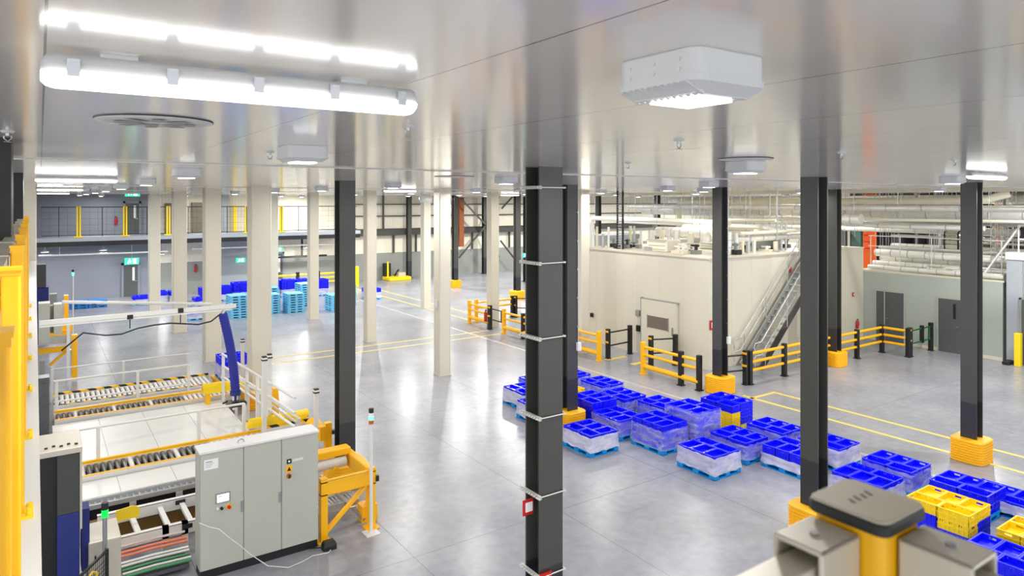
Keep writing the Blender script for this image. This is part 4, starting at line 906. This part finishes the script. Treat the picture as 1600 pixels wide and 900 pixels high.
for k, (m, y, z) in enumerate((('copper',12.45,.3),('copper',12.52,.33),('copper',12.6,.3),('cable',12.7,.36),('cable',12.78,.36),('cable',12.35,.24),('cable',12.28,.22),('green_pipe',12.18,.2),('cable',12.1,.18),('green_pipe',12.02,.17))):
    o = MB().tube([(1.06,y+.15,z),(1.5,y+.17,z),(2.04,y+.13,z)],.022,8).build('service_pipe', M[m]); tag(o, '%s pipe low in the machine frame, number %d in the bundle' % ({'copper':'copper red','cable':'white','green_pipe':'green'}[m], k+1), 'pipe', 'service pipes in the machine frame')
MB().box(1.05,12.15,.06, 2.0,12.75,.12).build('pipe_tray', M['roller_dark'], t)
o = MB().prism([(1.05,.62),(1.4,.62),(1.4,.78),(1.3,.83),(1.05,.8)], 13.25, 13.27, 0, 'y').build('warning_plate', M['yellow_pale']); tag(o, 'yellow warning plate on the machine frame near the signal lamp', 'plate')
# grey enclosure with sloped top and its dark lower part
t = thing('drive_enclosure', (.85,12.0,0), 'pale grey drive enclosure behind the green signal lamp', 'enclosure')
MB().box(.58,11.75,.35, 1.0,12.5,1.0).build('housing', M['alu'], t, .015); MB().box(.72,11.7,0, 1.02,12.3,.36).build('base', M['dado'], t, .01); MB().box(.66,11.735,.7, .68,11.75,.8).build('latch', M['black'], t)
# lift tower at the left
t = thing('lift_tower', (.25,11.7,0), 'tall dark lift tower with blue lower panel at lower left', 'lift tower')
MB().box(-.05,11.7,0, .2,12.4,2.42).build('mast', M['black'], t); MB().box(.2,11.62,1.55, .47,12.35,2.4).build('upper_panel', M['tower_grey'], t, .01, 'dark grey upper panel')
MB().box(.2,11.62,.0, .47,12.35,1.55).build('lower_panel', M['navy'], t, .01, 'dark blue lower panel'); MB().box(-.1,11.55,2.42, .5,12.45,2.5).box(.47,11.6,1.3, .5,11.66,2.42).build('head_plate', M['alu'], t, .008)
b = MB()
for k in range(5): b.box(.05+.09*k,11.7+.05*(k % 2),2.5, .09+.09*k,11.74+.05*(k % 2),2.515)
b.build('bolt', M['black'], t); MB().box(.5,11.8,.6, .6,12.1,1.5).build('side_cover', M['navy'], t)
# signal towers
def signal(x, y, h, label, lamps, foot=True):
    t = thing('signal_lamp', (x,y,0), label, 'signal lamp', 'signal lamps on poles')
    MB().cyl((x,y,0),(x,y,h),.03,12).build('pole', M['white_paint'] if foot else M['steel'], t)
    if foot: MB().box(x-.13,y-.13,0, x+.13,y+.13,.015).build('foot_plate', M['white_paint'], t)
    z = h
    for m, d in lamps: MB().cyl((x,y,z),(x,y,z+d),.045,16).build('lamp_segment', M[m], t); z += d
x, y = pt(580,833); signal(x, y, 1.98, 'white pole with green and amber signal lamp right of the yellow frame', [('amber',.07),('green_mint',.07),('sign_white',.06),('black',.08)])
signal(.78, 11.6, 1.4, 'signal lamp glowing green on grey pole at lower left', [('green_lit',.11),('black',.1)], False)
x, y, z = ptY(114,455,33); signal(x, 33, 3, 'thin far pole with small green lamp at far left machine', [('green_mint',.14),('black',.1)])
def sensor_pole(x, y, h, label):
    t = thing('sensor_pole', (x,y,0), label, 'sensor pole', 'white sensor poles'); MB().box(x-.045,y-.045,0, x+.045,y+.045,h).build('pole', M['white_paint'], t)
    MB().box(x-.06,y-.06,h, x+.06,y+.06,h+.03).box(x-.05,y-.05,h+.07, x+.05,y+.05,h+.1).build('sensor_cap', M['black'], t); MB().box(x-.055,y-.055,h+.03, x+.055,y+.055,h+.07).build('sensor', M['sign_white'], t)
    MB().box(x-.1,y-.1,0, x+.1,y+.1,.015).build('foot_plate', M['white_paint'], t)
x, y, z = ptY(494,607,15.4); sensor_pole(x, 15.4, z-.1, 'white sensor pole on open floor right of yellow conveyor arm')
x, y, z = ptY(413,560,16.2); sensor_pole(x, 16.2, z-.05, 'white sensor pole in front of the widest white column')
x, y, z = ptY(421,556,16.6); sensor_pole(x, 16.6, z-.05, 'second white sensor pole beside the first at the widest column')
x, y, z = ptY(379,532,21.5); sensor_pole(x, 21.5, z-.05, 'white sensor pole right of the blue load on the conveyor')
# yellow outfeed frames
def yframe(x0, x1, y, h, label, brace=True):
    t = thing('infeed_gantry', ((x0+x1)/2,y,0), label, 'yellow frame', 'yellow infeed frames')
    for x in (x0, x1):
        MB().box(x-.06,y-.06,0, x+.06,y+.06,h).box(x-.12,y-.12,0, x+.12,y+.12,.02).build('post', M['yellow'], t)
    MB().box(x0-.06,y-.05,h-.3, x1+.06,y-.03,h-.06).box(x0-.06,y-.06,h-.08, x1+.06,y+.06,h-.06).box(x0-.06,y-.06,h-.3, x1+.06,y+.06,h-.28).build('channel_beam', M['guard_yellow'], t)
    if brace: MB().beam((x0,y,.12),(x1-.1,y,h-.3),.09,.05).build('brace', M['yellow'], t)
    MB().box(x1+.06,y-.08,h-.26, x1+.12,y-.02,h-.16).build('photo_eye', M['black'], t)
yframe(4.12, 5.02, 11.85, 1.12, 'yellow braced frame nearest, right of the control cabinet')
t = thing('conveyor_end', (4.6,13.2,0), 'yellow topped conveyor end with white drum behind the braced frame', 'conveyor end')
MB().box(4.0,13.05,.98, 5.1,13.3,1.12).build('top_guard', M['yellow'], t, .02); MB().cyl((4.0,13.1,.85),(5.0,13.1,.85),.1,18).build('drum', M['white_paint'], t)
MB().box(5.05,12.0,.72, 5.2,13.3,1.0).build('end_guard', M['yellow'], t, .02); MB().beam((4.15,13.0,.3),(4.8,13.0,.8),.07,.07).build('brace', M['yellow'], t)
MB().box(5.08,12.15,0, 5.2,12.27,.75).box(4.95,12.1,0, 5.25,12.35,.3).build('leg', M['yellow'], t); MB().box(4.02,13.0,0, 4.14,13.12,.98).build('leg', M['white_paint'], t)
b = MB()
for k in range(12): b.box(4.2+k*.07,12.55,.26, 4.24+k*.07,12.9,.28)
b.box(4.15,12.5,.2, 5.05,12.55,.3).box(4.15,12.9,.2, 5.05,12.95,.3); b.build('chain_tray', M['galv'], t)
MB().beam((4.6,12.9,.5),(5.0,12.1,.06),.06,.05).beam((4.2,12.2,.35),(4.9,12.3,.25),.04,.03).build('link_arm', M['steel'], t)
t = thing('conveyor_end', (4.7,16.4,0), 'yellow guard arm at the end of the near conveyor', 'conveyor end')
MB().cyl((3.95,16.35,.92),(5.3,16.35,.92),.1,16).box(3.9,16.25,.82, 5.25,16.45,.92).build('guard_arm', M['yellow_pale'], t); MB().box(4.3,16.22,.76, 5.3,16.25,.82).build('warning_edge', M['stripe'], t)
MB().box(4.3,16.2,.56, 5.25,16.24,.76).build('side_plate', M['white_paint'], t); MB().lathe((5.32,16.0,.5),[(0,0),(.18,0),(.2,.05),(.2,.25),(.12,.36),(0,.4)],18).build('end_bumper', M['yellow'], t); MB().box(5.25,15.9,0, 5.4,16.1,.5).build('leg', M['yellow'], t)
x, y, z = ptY(512,660,14.6); yy = 14.6
t = thing('infeed_gantry', (x,yy,0), 'yellow post with black sensor behind the control cabinet', 'yellow frame', 'yellow infeed frames')
MB().box(x-.07,yy-.07,0, x+.07,yy+.07,z).box(x-.2,yy-.1,z-.35, x-.07,yy+.07,z-.05).box(x-.13,yy-.13,0, x+.13,yy+.13,.02).build('post', M['yellow'], t); MB().box(x+.07,yy-.1,z-.25, x+.16,yy+.0,z-.17).build('photo_eye', M['black'], t)
x, y, z = ptY(430,606,17.6); o = MB().box(x-.07,17.53,0, x+.07,17.67,z).box(x-.3,17.5,z-.3, x-.07,17.6,z-.06).box(x-.12,17.48,0,x+.12,17.72,.02).build('infeed_gantry', M['guard_yellow']); tag(o, 'orange yellow post behind the white double rail', 'yellow frame')
t = thing('conveyor_end', (4.9,20.9,0), 'yellow guard arm at the end of the middle conveyor', 'conveyor end')
MB().box(3.7,20.3,.7, 4.9,20.6,.86).cyl((3.7,20.45,.86),(4.9,20.45,.86),.1,14).build('guard_arm', M['yellow_pale'], t); MB().box(4.75,20.2,0, 4.9,20.4,.7).box(3.75,20.25,.42,3.87,20.4,.7).build('leg', M['yellow'], t)
# wrapped load standing on the far conveyor
t = thing('transfer_table', (4.95,22.6,0), 'orange yellow transfer table carrying a wrapped blue load', 'transfer table')
MB().box(4.45,22.0,.4, 5.55,23.3,.5).build('top', M['guard_yellow'], t); MB().box(4.5,22.05,0, 4.6,22.15,.4).box(5.4,22.05,0, 5.5,22.15,.4).box(4.5,23.15,0, 4.6,23.25,.4).box(5.4,23.15,0, 5.5,23.25,.4).build('leg', M['guard_yellow'], t)
load(4.55, 22.1, 3, 'load on the transfer table by the blue hose', False, .62, z=.502, pal='d')
# vacuum tube lifter: crane beam, festoon cable, blue hose, gripper
Yc = 18.0
p0 = ptY(96,502,Yc); p1 = ptY(362,478,Yc)
t = thing('vacuum_lifter', (p1[0],Yc,0), 'white crane beam carrying a long blue vacuum lifting hose', 'vacuum lifter')
MB().beam((p0[0]-.4,Yc,p0[2]),(p1[0]+.1,Yc,p1[2]),.08,.1).beam((p0[0]-.4,Yc,p0[2]-.08),(p1[0],Yc,p1[2]-.08),.05,.04).build('beam', M['white_paint'], t)
hb = ptY(368,612,Yc); ht = ptY(348,490,Yc)
pts = []; rr = []
n = 60
for k in range(n+1):
    f = k/n; bend = .05*math.sin(f*math.pi)
    pts.append((ht[0]+(hb[0]-ht[0])*f+bend, Yc, ht[2]+(hb[2]-ht[2])*f)); rr.append(.112 if k % 2 else .1)
MB().tube(pts, rr, 14).build('hose', M['blue_hose'], t)
MB().cyl((ht[0],Yc,ht[2]),(ht[0]+.05,Yc,p1[2]-.1),.06,12).build('swivel', M['steel'], t)
MB().cyl(hb,(hb[0],Yc,hb[2]-.25),.03,10).cyl((hb[0],Yc,hb[2]+.02),(hb[0],Yc,hb[2]-.08),.13,14).build('lift_head', M['navy'], t)
MB().rrect(hb[0]+.05,Yc,.2,.14,.05,[(.02,hb[2]-.36),(0,hb[2]-.33),(0,hb[2]-.27),(.06,hb[2]-.24)]).build('suction_pad', M['black'], t)
MB().tube([(hb[0]-.2,Yc-.05,hb[2]-.2),(hb[0]-.32,Yc-.1,hb[2]-.22)],.02,8).build('handle', M['black'], t)
fp = [(96,548),(130,520),(165,524),(190,522),(215,513),(240,508),(265,505),(290,506),(310,507),(330,502),(345,490)]
MB().tube([ptY(u, v, Yc) for u, v in fp],.018,8).build('festoon_cable', M['black'], t)
for u, v0, v1 in ((203,498,513),(282,488,506)):
    a = ptY(u, v0-3, Yc); c = ptY(u, v1, Yc); MB().cyl(a,c,.012,8).box(a[0]-.06,Yc-.05,a[2]-.05, a[0]+.06,Yc+.05,a[2]+.05).build('trolley', M['black'], t)
p = ptY(55,505,Yc); MB().box(p[0]-.12,Yc-.1,0, p[0]+.02,Yc+.1,p[2]+.3).build('crane_mast', M['white_paint'], t)
q0 = ptY(97,472,19.0); q1 = ptY(330,475,19.5); o = MB().tube([q0, q1],.04,8).build('tie_beam', M['white_paint']); tag(o, 'thin white tie beam above the crane beam', 'beam')
# farther machine of the same line at the left edge
t = thing('infeed_machine', (.6,27.5,0), 'far yellow and white infeed machine at the left edge', 'machine')
def PB(b, u0, v0, u1, v1, Y, dy, m=0):
    a = ptY(u0, v0, Y); c = ptY(u1, v1, Y); return b.box(a[0],Y,max(.0,c[2]), c[0],Y+dy,a[2], m)
PB(MB(), 60,475,78,535,26, .6).build('cabinet', M['cab'], t); PB(MB(), 84,476,97,522,26.2, .5).build('cabinet', M['cab'], t); PB(MB(), 78,478,84,520,26.5,.3).build('back_panel', M['dado'], t)
PB(MB(), 100,462,107,520,28, .3).build('post', M['yellow'], t); PB(MB(), 60,510,113,518,27.5, 1).build('top_guard', M['yellow'], t); PB(MB(), 60,520,110,526,27.4,.1).build('beam', M['guard_yellow'], t)
PB(MB(), 112,524,121,592,27.0, .25).build('post', M['yellow'], t); PB(MB(), 104,505,109,590,26.8, .1).build('pole', M['white_paint'], t)
PB(MB(), 60,545,106,549,27.0,.1).build('beam', M['yellow'], t); a = ptY(78,571,27.0); c = ptY(104,548,27.0); MB().beam(a, c, .1, .08).build('brace', M['yellow'], t)
PB(MB(), 60,528,104,536,27.3, .8).build('roller_bed', M['galv'], t); PB(MB(), 62,564,70,588,24.6,.3).build('motor', M['dado'], t)
PB(MB(), 58,592,77,700,19.6,.4).build('cable_chain', M['roller_dark'], t)
t = thing('lift_tower', (.2,35,0), 'far dark and blue lift tower at left edge', 'lift tower'); PB(MB(), 55,414,72,450,35,.8).build('upper_panel', M['tower_grey'], t, 0, 'dark grey upper panel'); PB(MB(), 55,450,76,545,35,.8).build('lower_panel', M['navy'], t, 0, 'dark blue lower panel'); PB(MB(), 58,474,72,520,35.1,.6).build('base', M['black'], t); PB(MB(), 78,460,89,476,34,.5).build('motor', M['dado'], t)
# small mesh guard at the very front
t = thing('mesh_guard', (.8,10.6,0), 'small black mesh guard with yellow edge, bottom left', 'mesh guard')
A = Vector((.44,10.9,.0)); B_ = Vector((.8,11.5,0))
b = MB(); b.beam(A+Vector((0,0,.95)),B_+Vector((0,0,.95)),.03,.03).beam(A+Vector((0,0,.05)),B_+Vector((0,0,.05)),.03,.03).beam(A,A+Vector((0,0,.95)),.03,.03).beam(B_,B_+Vector((0,0,.97)),.04,.04); b.build('frame', M['black'], t)
b = MB()
for k in range(1, 14): f = k/14; p = A.lerp(B_, f); b.beam(p+Vector((0,0,.05)),p+Vector((0,0,.95)),.006,.006)
for k in range(1, 14): b.beam(A+Vector((0,0,.06*k+.05)),B_+Vector((0,0,.06*k+.05)),.006,.006)
b.build('mesh', M['black'], t)
MB().tube([A+Vector((.0,-.03,.8)),A.lerp(B_,.45)+Vector((0,-.03,.86)),A.lerp(B_,.6)+Vector((0,-.03,.8)),A.lerp(B_,.6)+Vector((0,-.03,.1))],.014,8).build('edge_strip', M['yellow_pale'], t)
# ------------------------------------------------------------------ plant deck above and behind the white block: ducts, pipes, racks
def pipe(label, pts, r, m, cat='pipe', group=None, name='pipe', n=14, bands=0, hang=0):
    t = thing(name, pts[0], label, cat, group)
    # round the corners
    P = [Vector(p) for p in pts]; out = [P[0]]
    for a, c, d in zip(P, P[1:], P[2:]):
        k = min(r*2.2, (c-a).length*.45, (d-c).length*.45); u = c+(a-c).normalized()*k; v = c+(d-c).normalized()*k
        for q in range(6): f = q/5; out.append(u.lerp(c, f).lerp(c.lerp(v, f), f))
    out.append(P[-1]); MB().tube(out, r, n).build('run', M[m], t)
    if bands:
        for a, c in zip(P, P[1:]):
            L = (c-a).length; d = (c-a).normalized()
            for q in range(1, int(L/bands)): p = a+d*(q*bands); MB().cyl(p-d*.02, p+d*.02, r*1.03, n).build('band', M['galv'], t)
    if hang:
        for a, c in zip(P, P[1:]):
            L = (c-a).length; d = (c-a).normalized()
            if abs(d.z) > .5: continue
            for q in range(int(L/hang)+1): p = a+d*min(L-.05, q*hang+.3); MB().cyl((p.x,p.y,p.z+r),(p.x,p.y,CEIL),.012,6).build('hanger', M['steel'], t)
    return t
pipe('largest silver clad duct running across the plant deck', [(29.5,27.5,5.55),(29.5,3,5.55)], .31, 'silver_wrap', 'duct', name='duct', n=20, bands=1.1, hang=3)
pipe('second silver duct above the white block, left of the aisle column', [(31.5,31,5.5),(31.5,21,5.5)], .3, 'silver_wrap', 'duct', name='duct', n=18, bands=.9, hang=2)
pipe('cream pipe high under the ceiling with a downward bend', [(28.5,25.4,4.6),(28.5,25.4,6.02),(28.5,11.0,6.02),(28.9,10.2,6.3)], .14, 'pipe_cream', bands=0, hang=3)
pipe('long white pipe above the white block, left part', [(25.5,26.5,4.95),(25.5,18,4.9),(25.5,17.2,4.75)], .1, 'pipe_white', hang=2.5)
pipe('white header pipe with down leg behind the white block', [(24.5,28,0),(24.5,28,5.12),(24.5,19,5.08)], .12, 'pipe_white', hang=3)
pipe('silver clad bend dropping into the block roof, left of column', [(23.5,ptX(1028,360,23.5)[1],4.62),(23.5,ptX(1103,360,23.5)[1],4.62),(23.5,ptX(1103,360,23.5)[1],4.0)], .24, 'silver_wrap', 'duct', name='duct', n=18, bands=.5)
pipe('cream curved duct beside the silver bend', [(24.3,ptX(1070,360,24.3)[1],4.72),(24.3,ptX(1119,360,24.3)[1],4.72),(24.3,ptX(1119,360,24.3)[1],4.0)], .26, 'pipe_cream', 'duct', name='duct', n=18)
pipe('silver vertical elbow duct above the staircase top', [(26.6,14.4,5.3),(26.6,16.6,5.3),(26.6,16.9,4.0)], .22, 'silver_wrap', 'duct', name='duct', n=16, bands=.35, hang=1)
pipe('thin long cream pipe across the block roof, higher', [(24,16.4,5.25),(24.2,19,5.22),(27.8,16.8,5.27),(28,8,5.3)], .06, 'pipe_cream', hang=3)
pipe('cream pipe along the block roof right of the corner column', [(22,16.6,4.78),(28.5,16.6,4.82)], .07, 'pipe_cream')
pipe('silver pipe along the block roof right of corner column', [(22,16.8,4.55),(26.2,16.8,4.58)], .13, 'silver_wrap', n=16, bands=.8)
pipe('white pipe over the grey room, upper of three', [(30.3,15.9,4.95),(30.3,11.5,4.95)], .12, 'silver_wrap', bands=.9)
for k, (x, z, r, m) in enumerate(((30.6,3.75,.16,'pipe_white'),(31.1,3.5,.2,'silver_wrap'),(30.4,3.3,.12,'silver_wrap'),(31.4,3.25,.15,'pipe_cream'),(30.9,3.95,.1,'galv'),(31.6,3.75,.14,'silver_wrap'),(32.0,4.0,.12,'pipe_white'),(29.99,3.15,.1,'silver_wrap'))):
    pipe('pipe lying low on the grey room roof, number %d of the bundle' % (k+1), [(x,15.9,z),(x,10.75,z)], r, m, group='pipes on the grey room roof', bands=.7, hang=2.2)
rnd = random.Random(3)
for k in range(12):      # lagged fittings strewn on the roof
    x, y = 30.2+rnd.random()*1.0, 10.9+rnd.random()*1.6
    o = MB().tube([(x,y,3.03+.1),(x+.12,y+.18,3.2),(x+.05,y+.42,3.14)], .085+.03*rnd.random(), 10).build('lagged_bend', M['silver_wrap'] if k % 2 else M['pipe_cream']); tag(o, 'short lagged pipe bend on the grey room roof, number %d along' % (k+1), 'pipe', 'lagged bends on the grey room roof')
for k, (x, z, r, m, ya, yb) in enumerate(((27.2,5.75,.12,'silver_wrap',28,9),(32.1,4.75,.16,'silver_wrap',24,11),(34.6,5.05,.14,'pipe_white',26,6),(32.8,6.1,.2,'silver_wrap',30,6),(28.9,5.0,.09,'pipe_white',24,11),(30.9,5.1,.07,'galv',20,9))):
    pipe('overhead pipe run on the plant deck, line %d counted from the hall' % (k+1), [(x,ya,z),(x,yb,z)], r, m, group='overhead pipe runs', bands=1.3, hang=2.4)
# risers from the block roof
rs = [(20.3 if u < 960 else 22, ptX(u,380,20.3 if u < 960 else 22)[1], z, r, m) for u, z, r, m in ((922,5.0,.07,'pipe_white'),(927,5.0,.06,'pipe_white'),(933,4.9,.05,'pipe_cream'),(942,4.6,.06,'galv'),(951,4.9,.05,'pipe_white'),(985,4.9,.07,'pipe_cream'),(991,4.9,.05,'galv'),(1002,4.7,.07,'pipe_white'),(1018,4.75,.15,'silver_wrap'),(1034,4.8,.12,'pipe_cream'),(1046,4.7,.1,'silver_wrap'),(1057,4.8,.14,'silver_wrap'),(1079,4.7,.13,'pipe_cream'))]
rs += [(ptY(u,380,16.75)[0], 16.75, z, r, m) for u, z, r, m in ((1138,4.85,.14,'silver_wrap'),(1150,4.8,.1,'silver_wrap'),(1160,4.75,.07,'pipe_cream'),(1169,4.85,.09,'galv'),(1178,4.5,.08,'silver_wrap'),(1221,5.1,.05,'galv'),(1228,5.1,.05,'galv'),(1212,4.4,.1,'pipe_cream'))]
for k, (x, y, z, r, m) in enumerate(rs):
    pipe('vertical riser on the white block roof, number %d from left' % (k+1), [(x,y,3.98),(x,y,z)], r, m, group='risers on the block roof', bands=.28 if r > .1 else 0)
for k in range(40):      # thin drop rods from the ceiling
    x, y = 21+rnd.random()*9, 15.5+rnd.random()*9 - (0 if k < 28 else 10)
    if k >= 28: x = 30+rnd.random()*3
    o = MB().cyl((x,y,4.5 if k % 3 else 3.98),(x,y,CEIL),.012,6).build('drop_rod', M['steel']); tag(o, 'thin steel hanger rod over the plant deck, number %d' % (k+1), 'hanger rod', 'hanger rods over the plant deck')
for k in range(34):      # valves and small fittings on the block roof
    u = rnd.uniform(925,1098) if k < 20 else rnd.uniform(1135,1235)
    x, y, z = ptX(u, 380, rnd.uniform(20.2,22.5)) if k < 20 else ptY(u, 380, rnd.uniform(16.5,18))
    if y > 23: continue
    h = rnd.uniform(.12,.45); s = rnd.uniform(.06,.16); t = thing('roof_fitting', (x,y,4.0), 'small valve or bracket among pipes on the block roof, number %d from the left corner' % (k+1), 'fitting', 'small fittings on the block roof')
    MB().box(x-s,y-s*1.6,4.0, x+s,y+s*1.6,4.0+h*.4).build('base', M[('dado','galv','black','pipe_cream')[k % 4]], t)
    MB().cyl((x,y-s*.5,4.0+h*.4),(x,y-s*.5,4.0+h),s*.45,10).cyl((x,y-s*1.4,4.0+h*.85),(x,y+s*1.2,4.0+h*.85),s*.3,8).build('valve', M[('black','silver_wrap','dado','pipe_white')[k % 4]], t)
# boxes, dampers and fans on the roof
for k, (x0, y0, z0, x1, y1, z1, m, lab) in enumerate(((20.5,18.9,4.002,21.3,20.0,4.45,'cream_panel','cream box unit on the block roof beside the ladder'), (23,18.4,4.002,24.4,19.4,4.28,'silver_wrap','silver flat box on the block roof before the bend'),
        (27.5,20,4.002,28.6,22,4.75,'cream_panel','cream plant box behind the curved duct'), (24.3,17.1,4.002,25.3,17.9,4.55,'dado','grey fan box on the roof left of the stairs'), (22.6,25.2,0,25.5,26.4,4.35,'light_grey_wall','grey blue tank behind the white block'),
        (33,10.6,5.3,34.2,11.6,6.35,'white_panel','white box duct above the main silver duct'), (33,8.7,5.5,33.9,9.6,6.3,'cream_panel','cream box beside the white box duct'), (30.2,12.9,3.05,31,13.6,3.35,'pipe_cream','cream box among pipes on the grey room roof'))):
    t = thing('plant_unit', ((x0+x1)/2,(y0+y1)/2,z0), lab, 'plant unit'); MB().box(x0,y0,z0, x1,y1,z1).build('casing', M[m], t, .02)
    b = MB()
    for q in range(3): b.box(x0-.01,y0+.1,z0+(z1-z0)*(q+.5)/3-.01, x0,y1-.1,z0+(z1-z0)*(q+.5)/3+.01)
    MB().box(x0-.02,y0,z1-.03, x0,y1,z1).build('flange', M['galv'], t); b.build('seam', M['dado'], t)
# ladders, racks, walkways
x, y = pt(969,520); x, y = 20.2, ptX(969,350,20.2)[1]; t = thing('cable_ladder', (x,y,3.98), 'tall dark vertical cable ladder above the white block', 'cable ladder')
for s in (-.16, .16): MB().box(x-.03,y+s-.03,3.98, x+.03,y+s+.03,CEIL).build('side_rail', M['black'], t)
b = MB()
for k in range(24): b.box(x-.02,y-.14,4.05+.1*k, x+.02,y+.14,4.09+.1*k)
b.build('rung', M['galv'], t)
t = thing('walkway_rail', (30.1,16,3.0), 'white railing along the plant deck over the grey room', 'railing')
for z in (4.05,4.5): MB().tube([(30.2,16,z),(30.2,10.8,z)],.018,8).build('rail', M['white_paint'], t)
for k in range(5): MB().box(30.185,10.9+k*1.25,3.02, 30.215,10.93+k*1.25,4.5).build('post', M['white_paint'], t)
t = thing('cable_rack', (32,16.5,3), 'grey cable rack running across the plant deck', 'cable rack')
b = MB().box(31.9,10.8,4.4, 31.95,15.9,4.5).box(32.5,10.8,4.4, 32.55,15.9,4.5)
for k in range(11): b.box(31.95,11+.43*k,4.42, 32.5,11.06+.43*k,4.46)
b.build('tray', M['galv'], t)
for k in range(2): MB().box(32.2,11.5+k*3.4,3.03, 32.28,11.58+k*3.4,CEIL).build('post', M['steel'], t)
def P3(u, v, X): return ptX(u, v, X)
a = P3(1347,320,36); c = P3(1362,392,36); t = thing('orange_duct', (36,(a[1]+c[1])/2,c[2]), 'orange vertical duct standing behind the silver ducts', 'duct')
MB().box(36.1,c[1],0, 36.5,a[1],6.4).build('casing', M['orange'], t)
b = MB()
for k in range(8): b.box(36.06,c[1]+.06,3.5+.35*k, 36.1,a[1]-.06,3.56+.35*k)
b.build('louvre', M['red'], t)
a = P3(1330,350,38); c = P3(1345,370,38); o = MB().box(38,c[1],0, 38.4,a[1],5.2).box(37.98,c[1],4.3, 38,a[1],4.34).build('switch_cabinet', M['panel_green']); tag(o, 'green grey panel left of the orange duct', 'cabinet')
a = P3(1553,300,36); c = P3(1566,390,36); o = MB().box(36,c[1],3.6, 36.3,a[1],6.4).build('rust_duct', M['rust']); tag(o, 'rust brown duct right of the far right column', 'duct')
a = P3(1567,300,35.8); c = P3(1571,390,35.8); t = thing('caged_ladder', (35.8,(a[1]+c[1])/2,3.5), 'dark ladder beside the rust brown duct', 'ladder')
for q in (a[1], c[1]-.3): MB().box(35.78,q-.03,3.5, 35.84,q+.03,6.4).build('side_rail', M['steel'], t)
b = MB()
for k in range(11): b.box(35.79,c[1]-.3,3.6+.25*k, 35.83,a[1],3.64+.25*k)
b.build('rung', M['alu'], t)
# step ladder unit by the far right column
a = P3(1476,350,31.3); c = P3(1497,392,31.3); t = thing('roof_steps', (31.3,(a[1]+c[1])/2,3), 'grey steps on the plant deck left of the far right column', 'steps')
for q in (a[1], c[1]):
    MB().beam((31.3,q,3.3),(31.3,q,4.7),.05,.05).beam((31.3,q,4.7),(32.2,q,5.2),.05,.05).build('side_rail', M['black'], t)
b = MB()
for k in range(8): b.box(31.28,c[1],3.4+k*.17, 31.34,a[1],3.52+k*.17)
for k in range(5): b.box(31.35+.17*k,c[1],4.75+.09*k, 31.47+.17*k,a[1],4.78+.09*k)
b.build('tread', M['alu'], t)
t = thing('beam_frame', (33,14,3), 'steel beams with white diagonals on the dark plant deck', 'frame')
MB().box(33,5,3.75, 33.15,16.5,3.95).build('beam', M['dado'], t); MB().box(32.9,5,4.2, 33,14,4.28).build('beam', M['white_paint'], t)
MB().beam((32.8,13.6,4.6),(32.8,12.6,4.0),.12,.1).beam((32.8,12.8,4.6),(32.8,11.8,4.0),.12,.1).build('diagonal', M['alu'], t)
for y in (12.2, 10.9, 14.3): MB().box(32.9,y-.04,3.2, 33,y+.04,5.2).build('upright', M['white_paint'], t)
# access platform with railing on the corner room roof
t = thing('roof_platform', (30.2,9.9,4.12), 'white railed platform with brace on top of the corner room', 'platform')
b = MB()
for z in (4.6,5.12): b.tube([(30.0,10.3,z),(30.0,4.5,z)],.035,8)
for y in (10.3,9.6,8.6,7.2): b.cyl((30.0,y,4.12),(30.0,y,5.12),.03,8)
b.build('railing', M['white_paint'], t); MB().beam((30.0,10.25,5.1),(30.0,11.5,3.1),.06,.06).beam((30.0,9.6,5.1),(30.0,9.0,4.2),.06,.06).build('brace', M['white_paint'], t)
# dark background machinery in the plant hall
for k, (x, y, w_, z0, z1, m) in enumerate(((40,20,1.2,0,5.4,'black'),(40.5,16.5,1.6,0,4.9,'tower_grey'),(41,13,1.2,0,5.6,'black'),(40,9,1.5,0,5.2,'dado'),(38,22.5,1.0,0,5.0,'galv'))):
    t = thing('process_vessel', (x,y,0), 'dark process vessel in the shadowed plant hall, number %d from the left' % (k+1), 'vessel', 'process vessels in the plant hall')
    MB().lathe((x,y,0),[(w_*.8,0),(w_,.3),(w_,z1-.5),(w_*.5,z1-.1),(0,z1)],20).build('shell', M[m], t); MB().cyl((x,y,z1-.15),(x,y,z1+.4),.12,10).build('nozzle', M['steel'], t)
# thin conduits just below the ceiling, crossing the hall
for k, (y, z) in enumerate(((8.6,6.41),(22.0,6.3),(31,6.28),(40,6.25))):
    o = MB().tube([(-2 if k < 1 else .5,y,CEIL-.009),(25.5,y,CEIL-.009)],.009,6).build('conduit', M['white_paint']); tag(o, 'thin white conduit crossing under the ceiling, %s from the front' % ('first','second','third','fourth')[k], 'conduit', 'ceiling conduits')
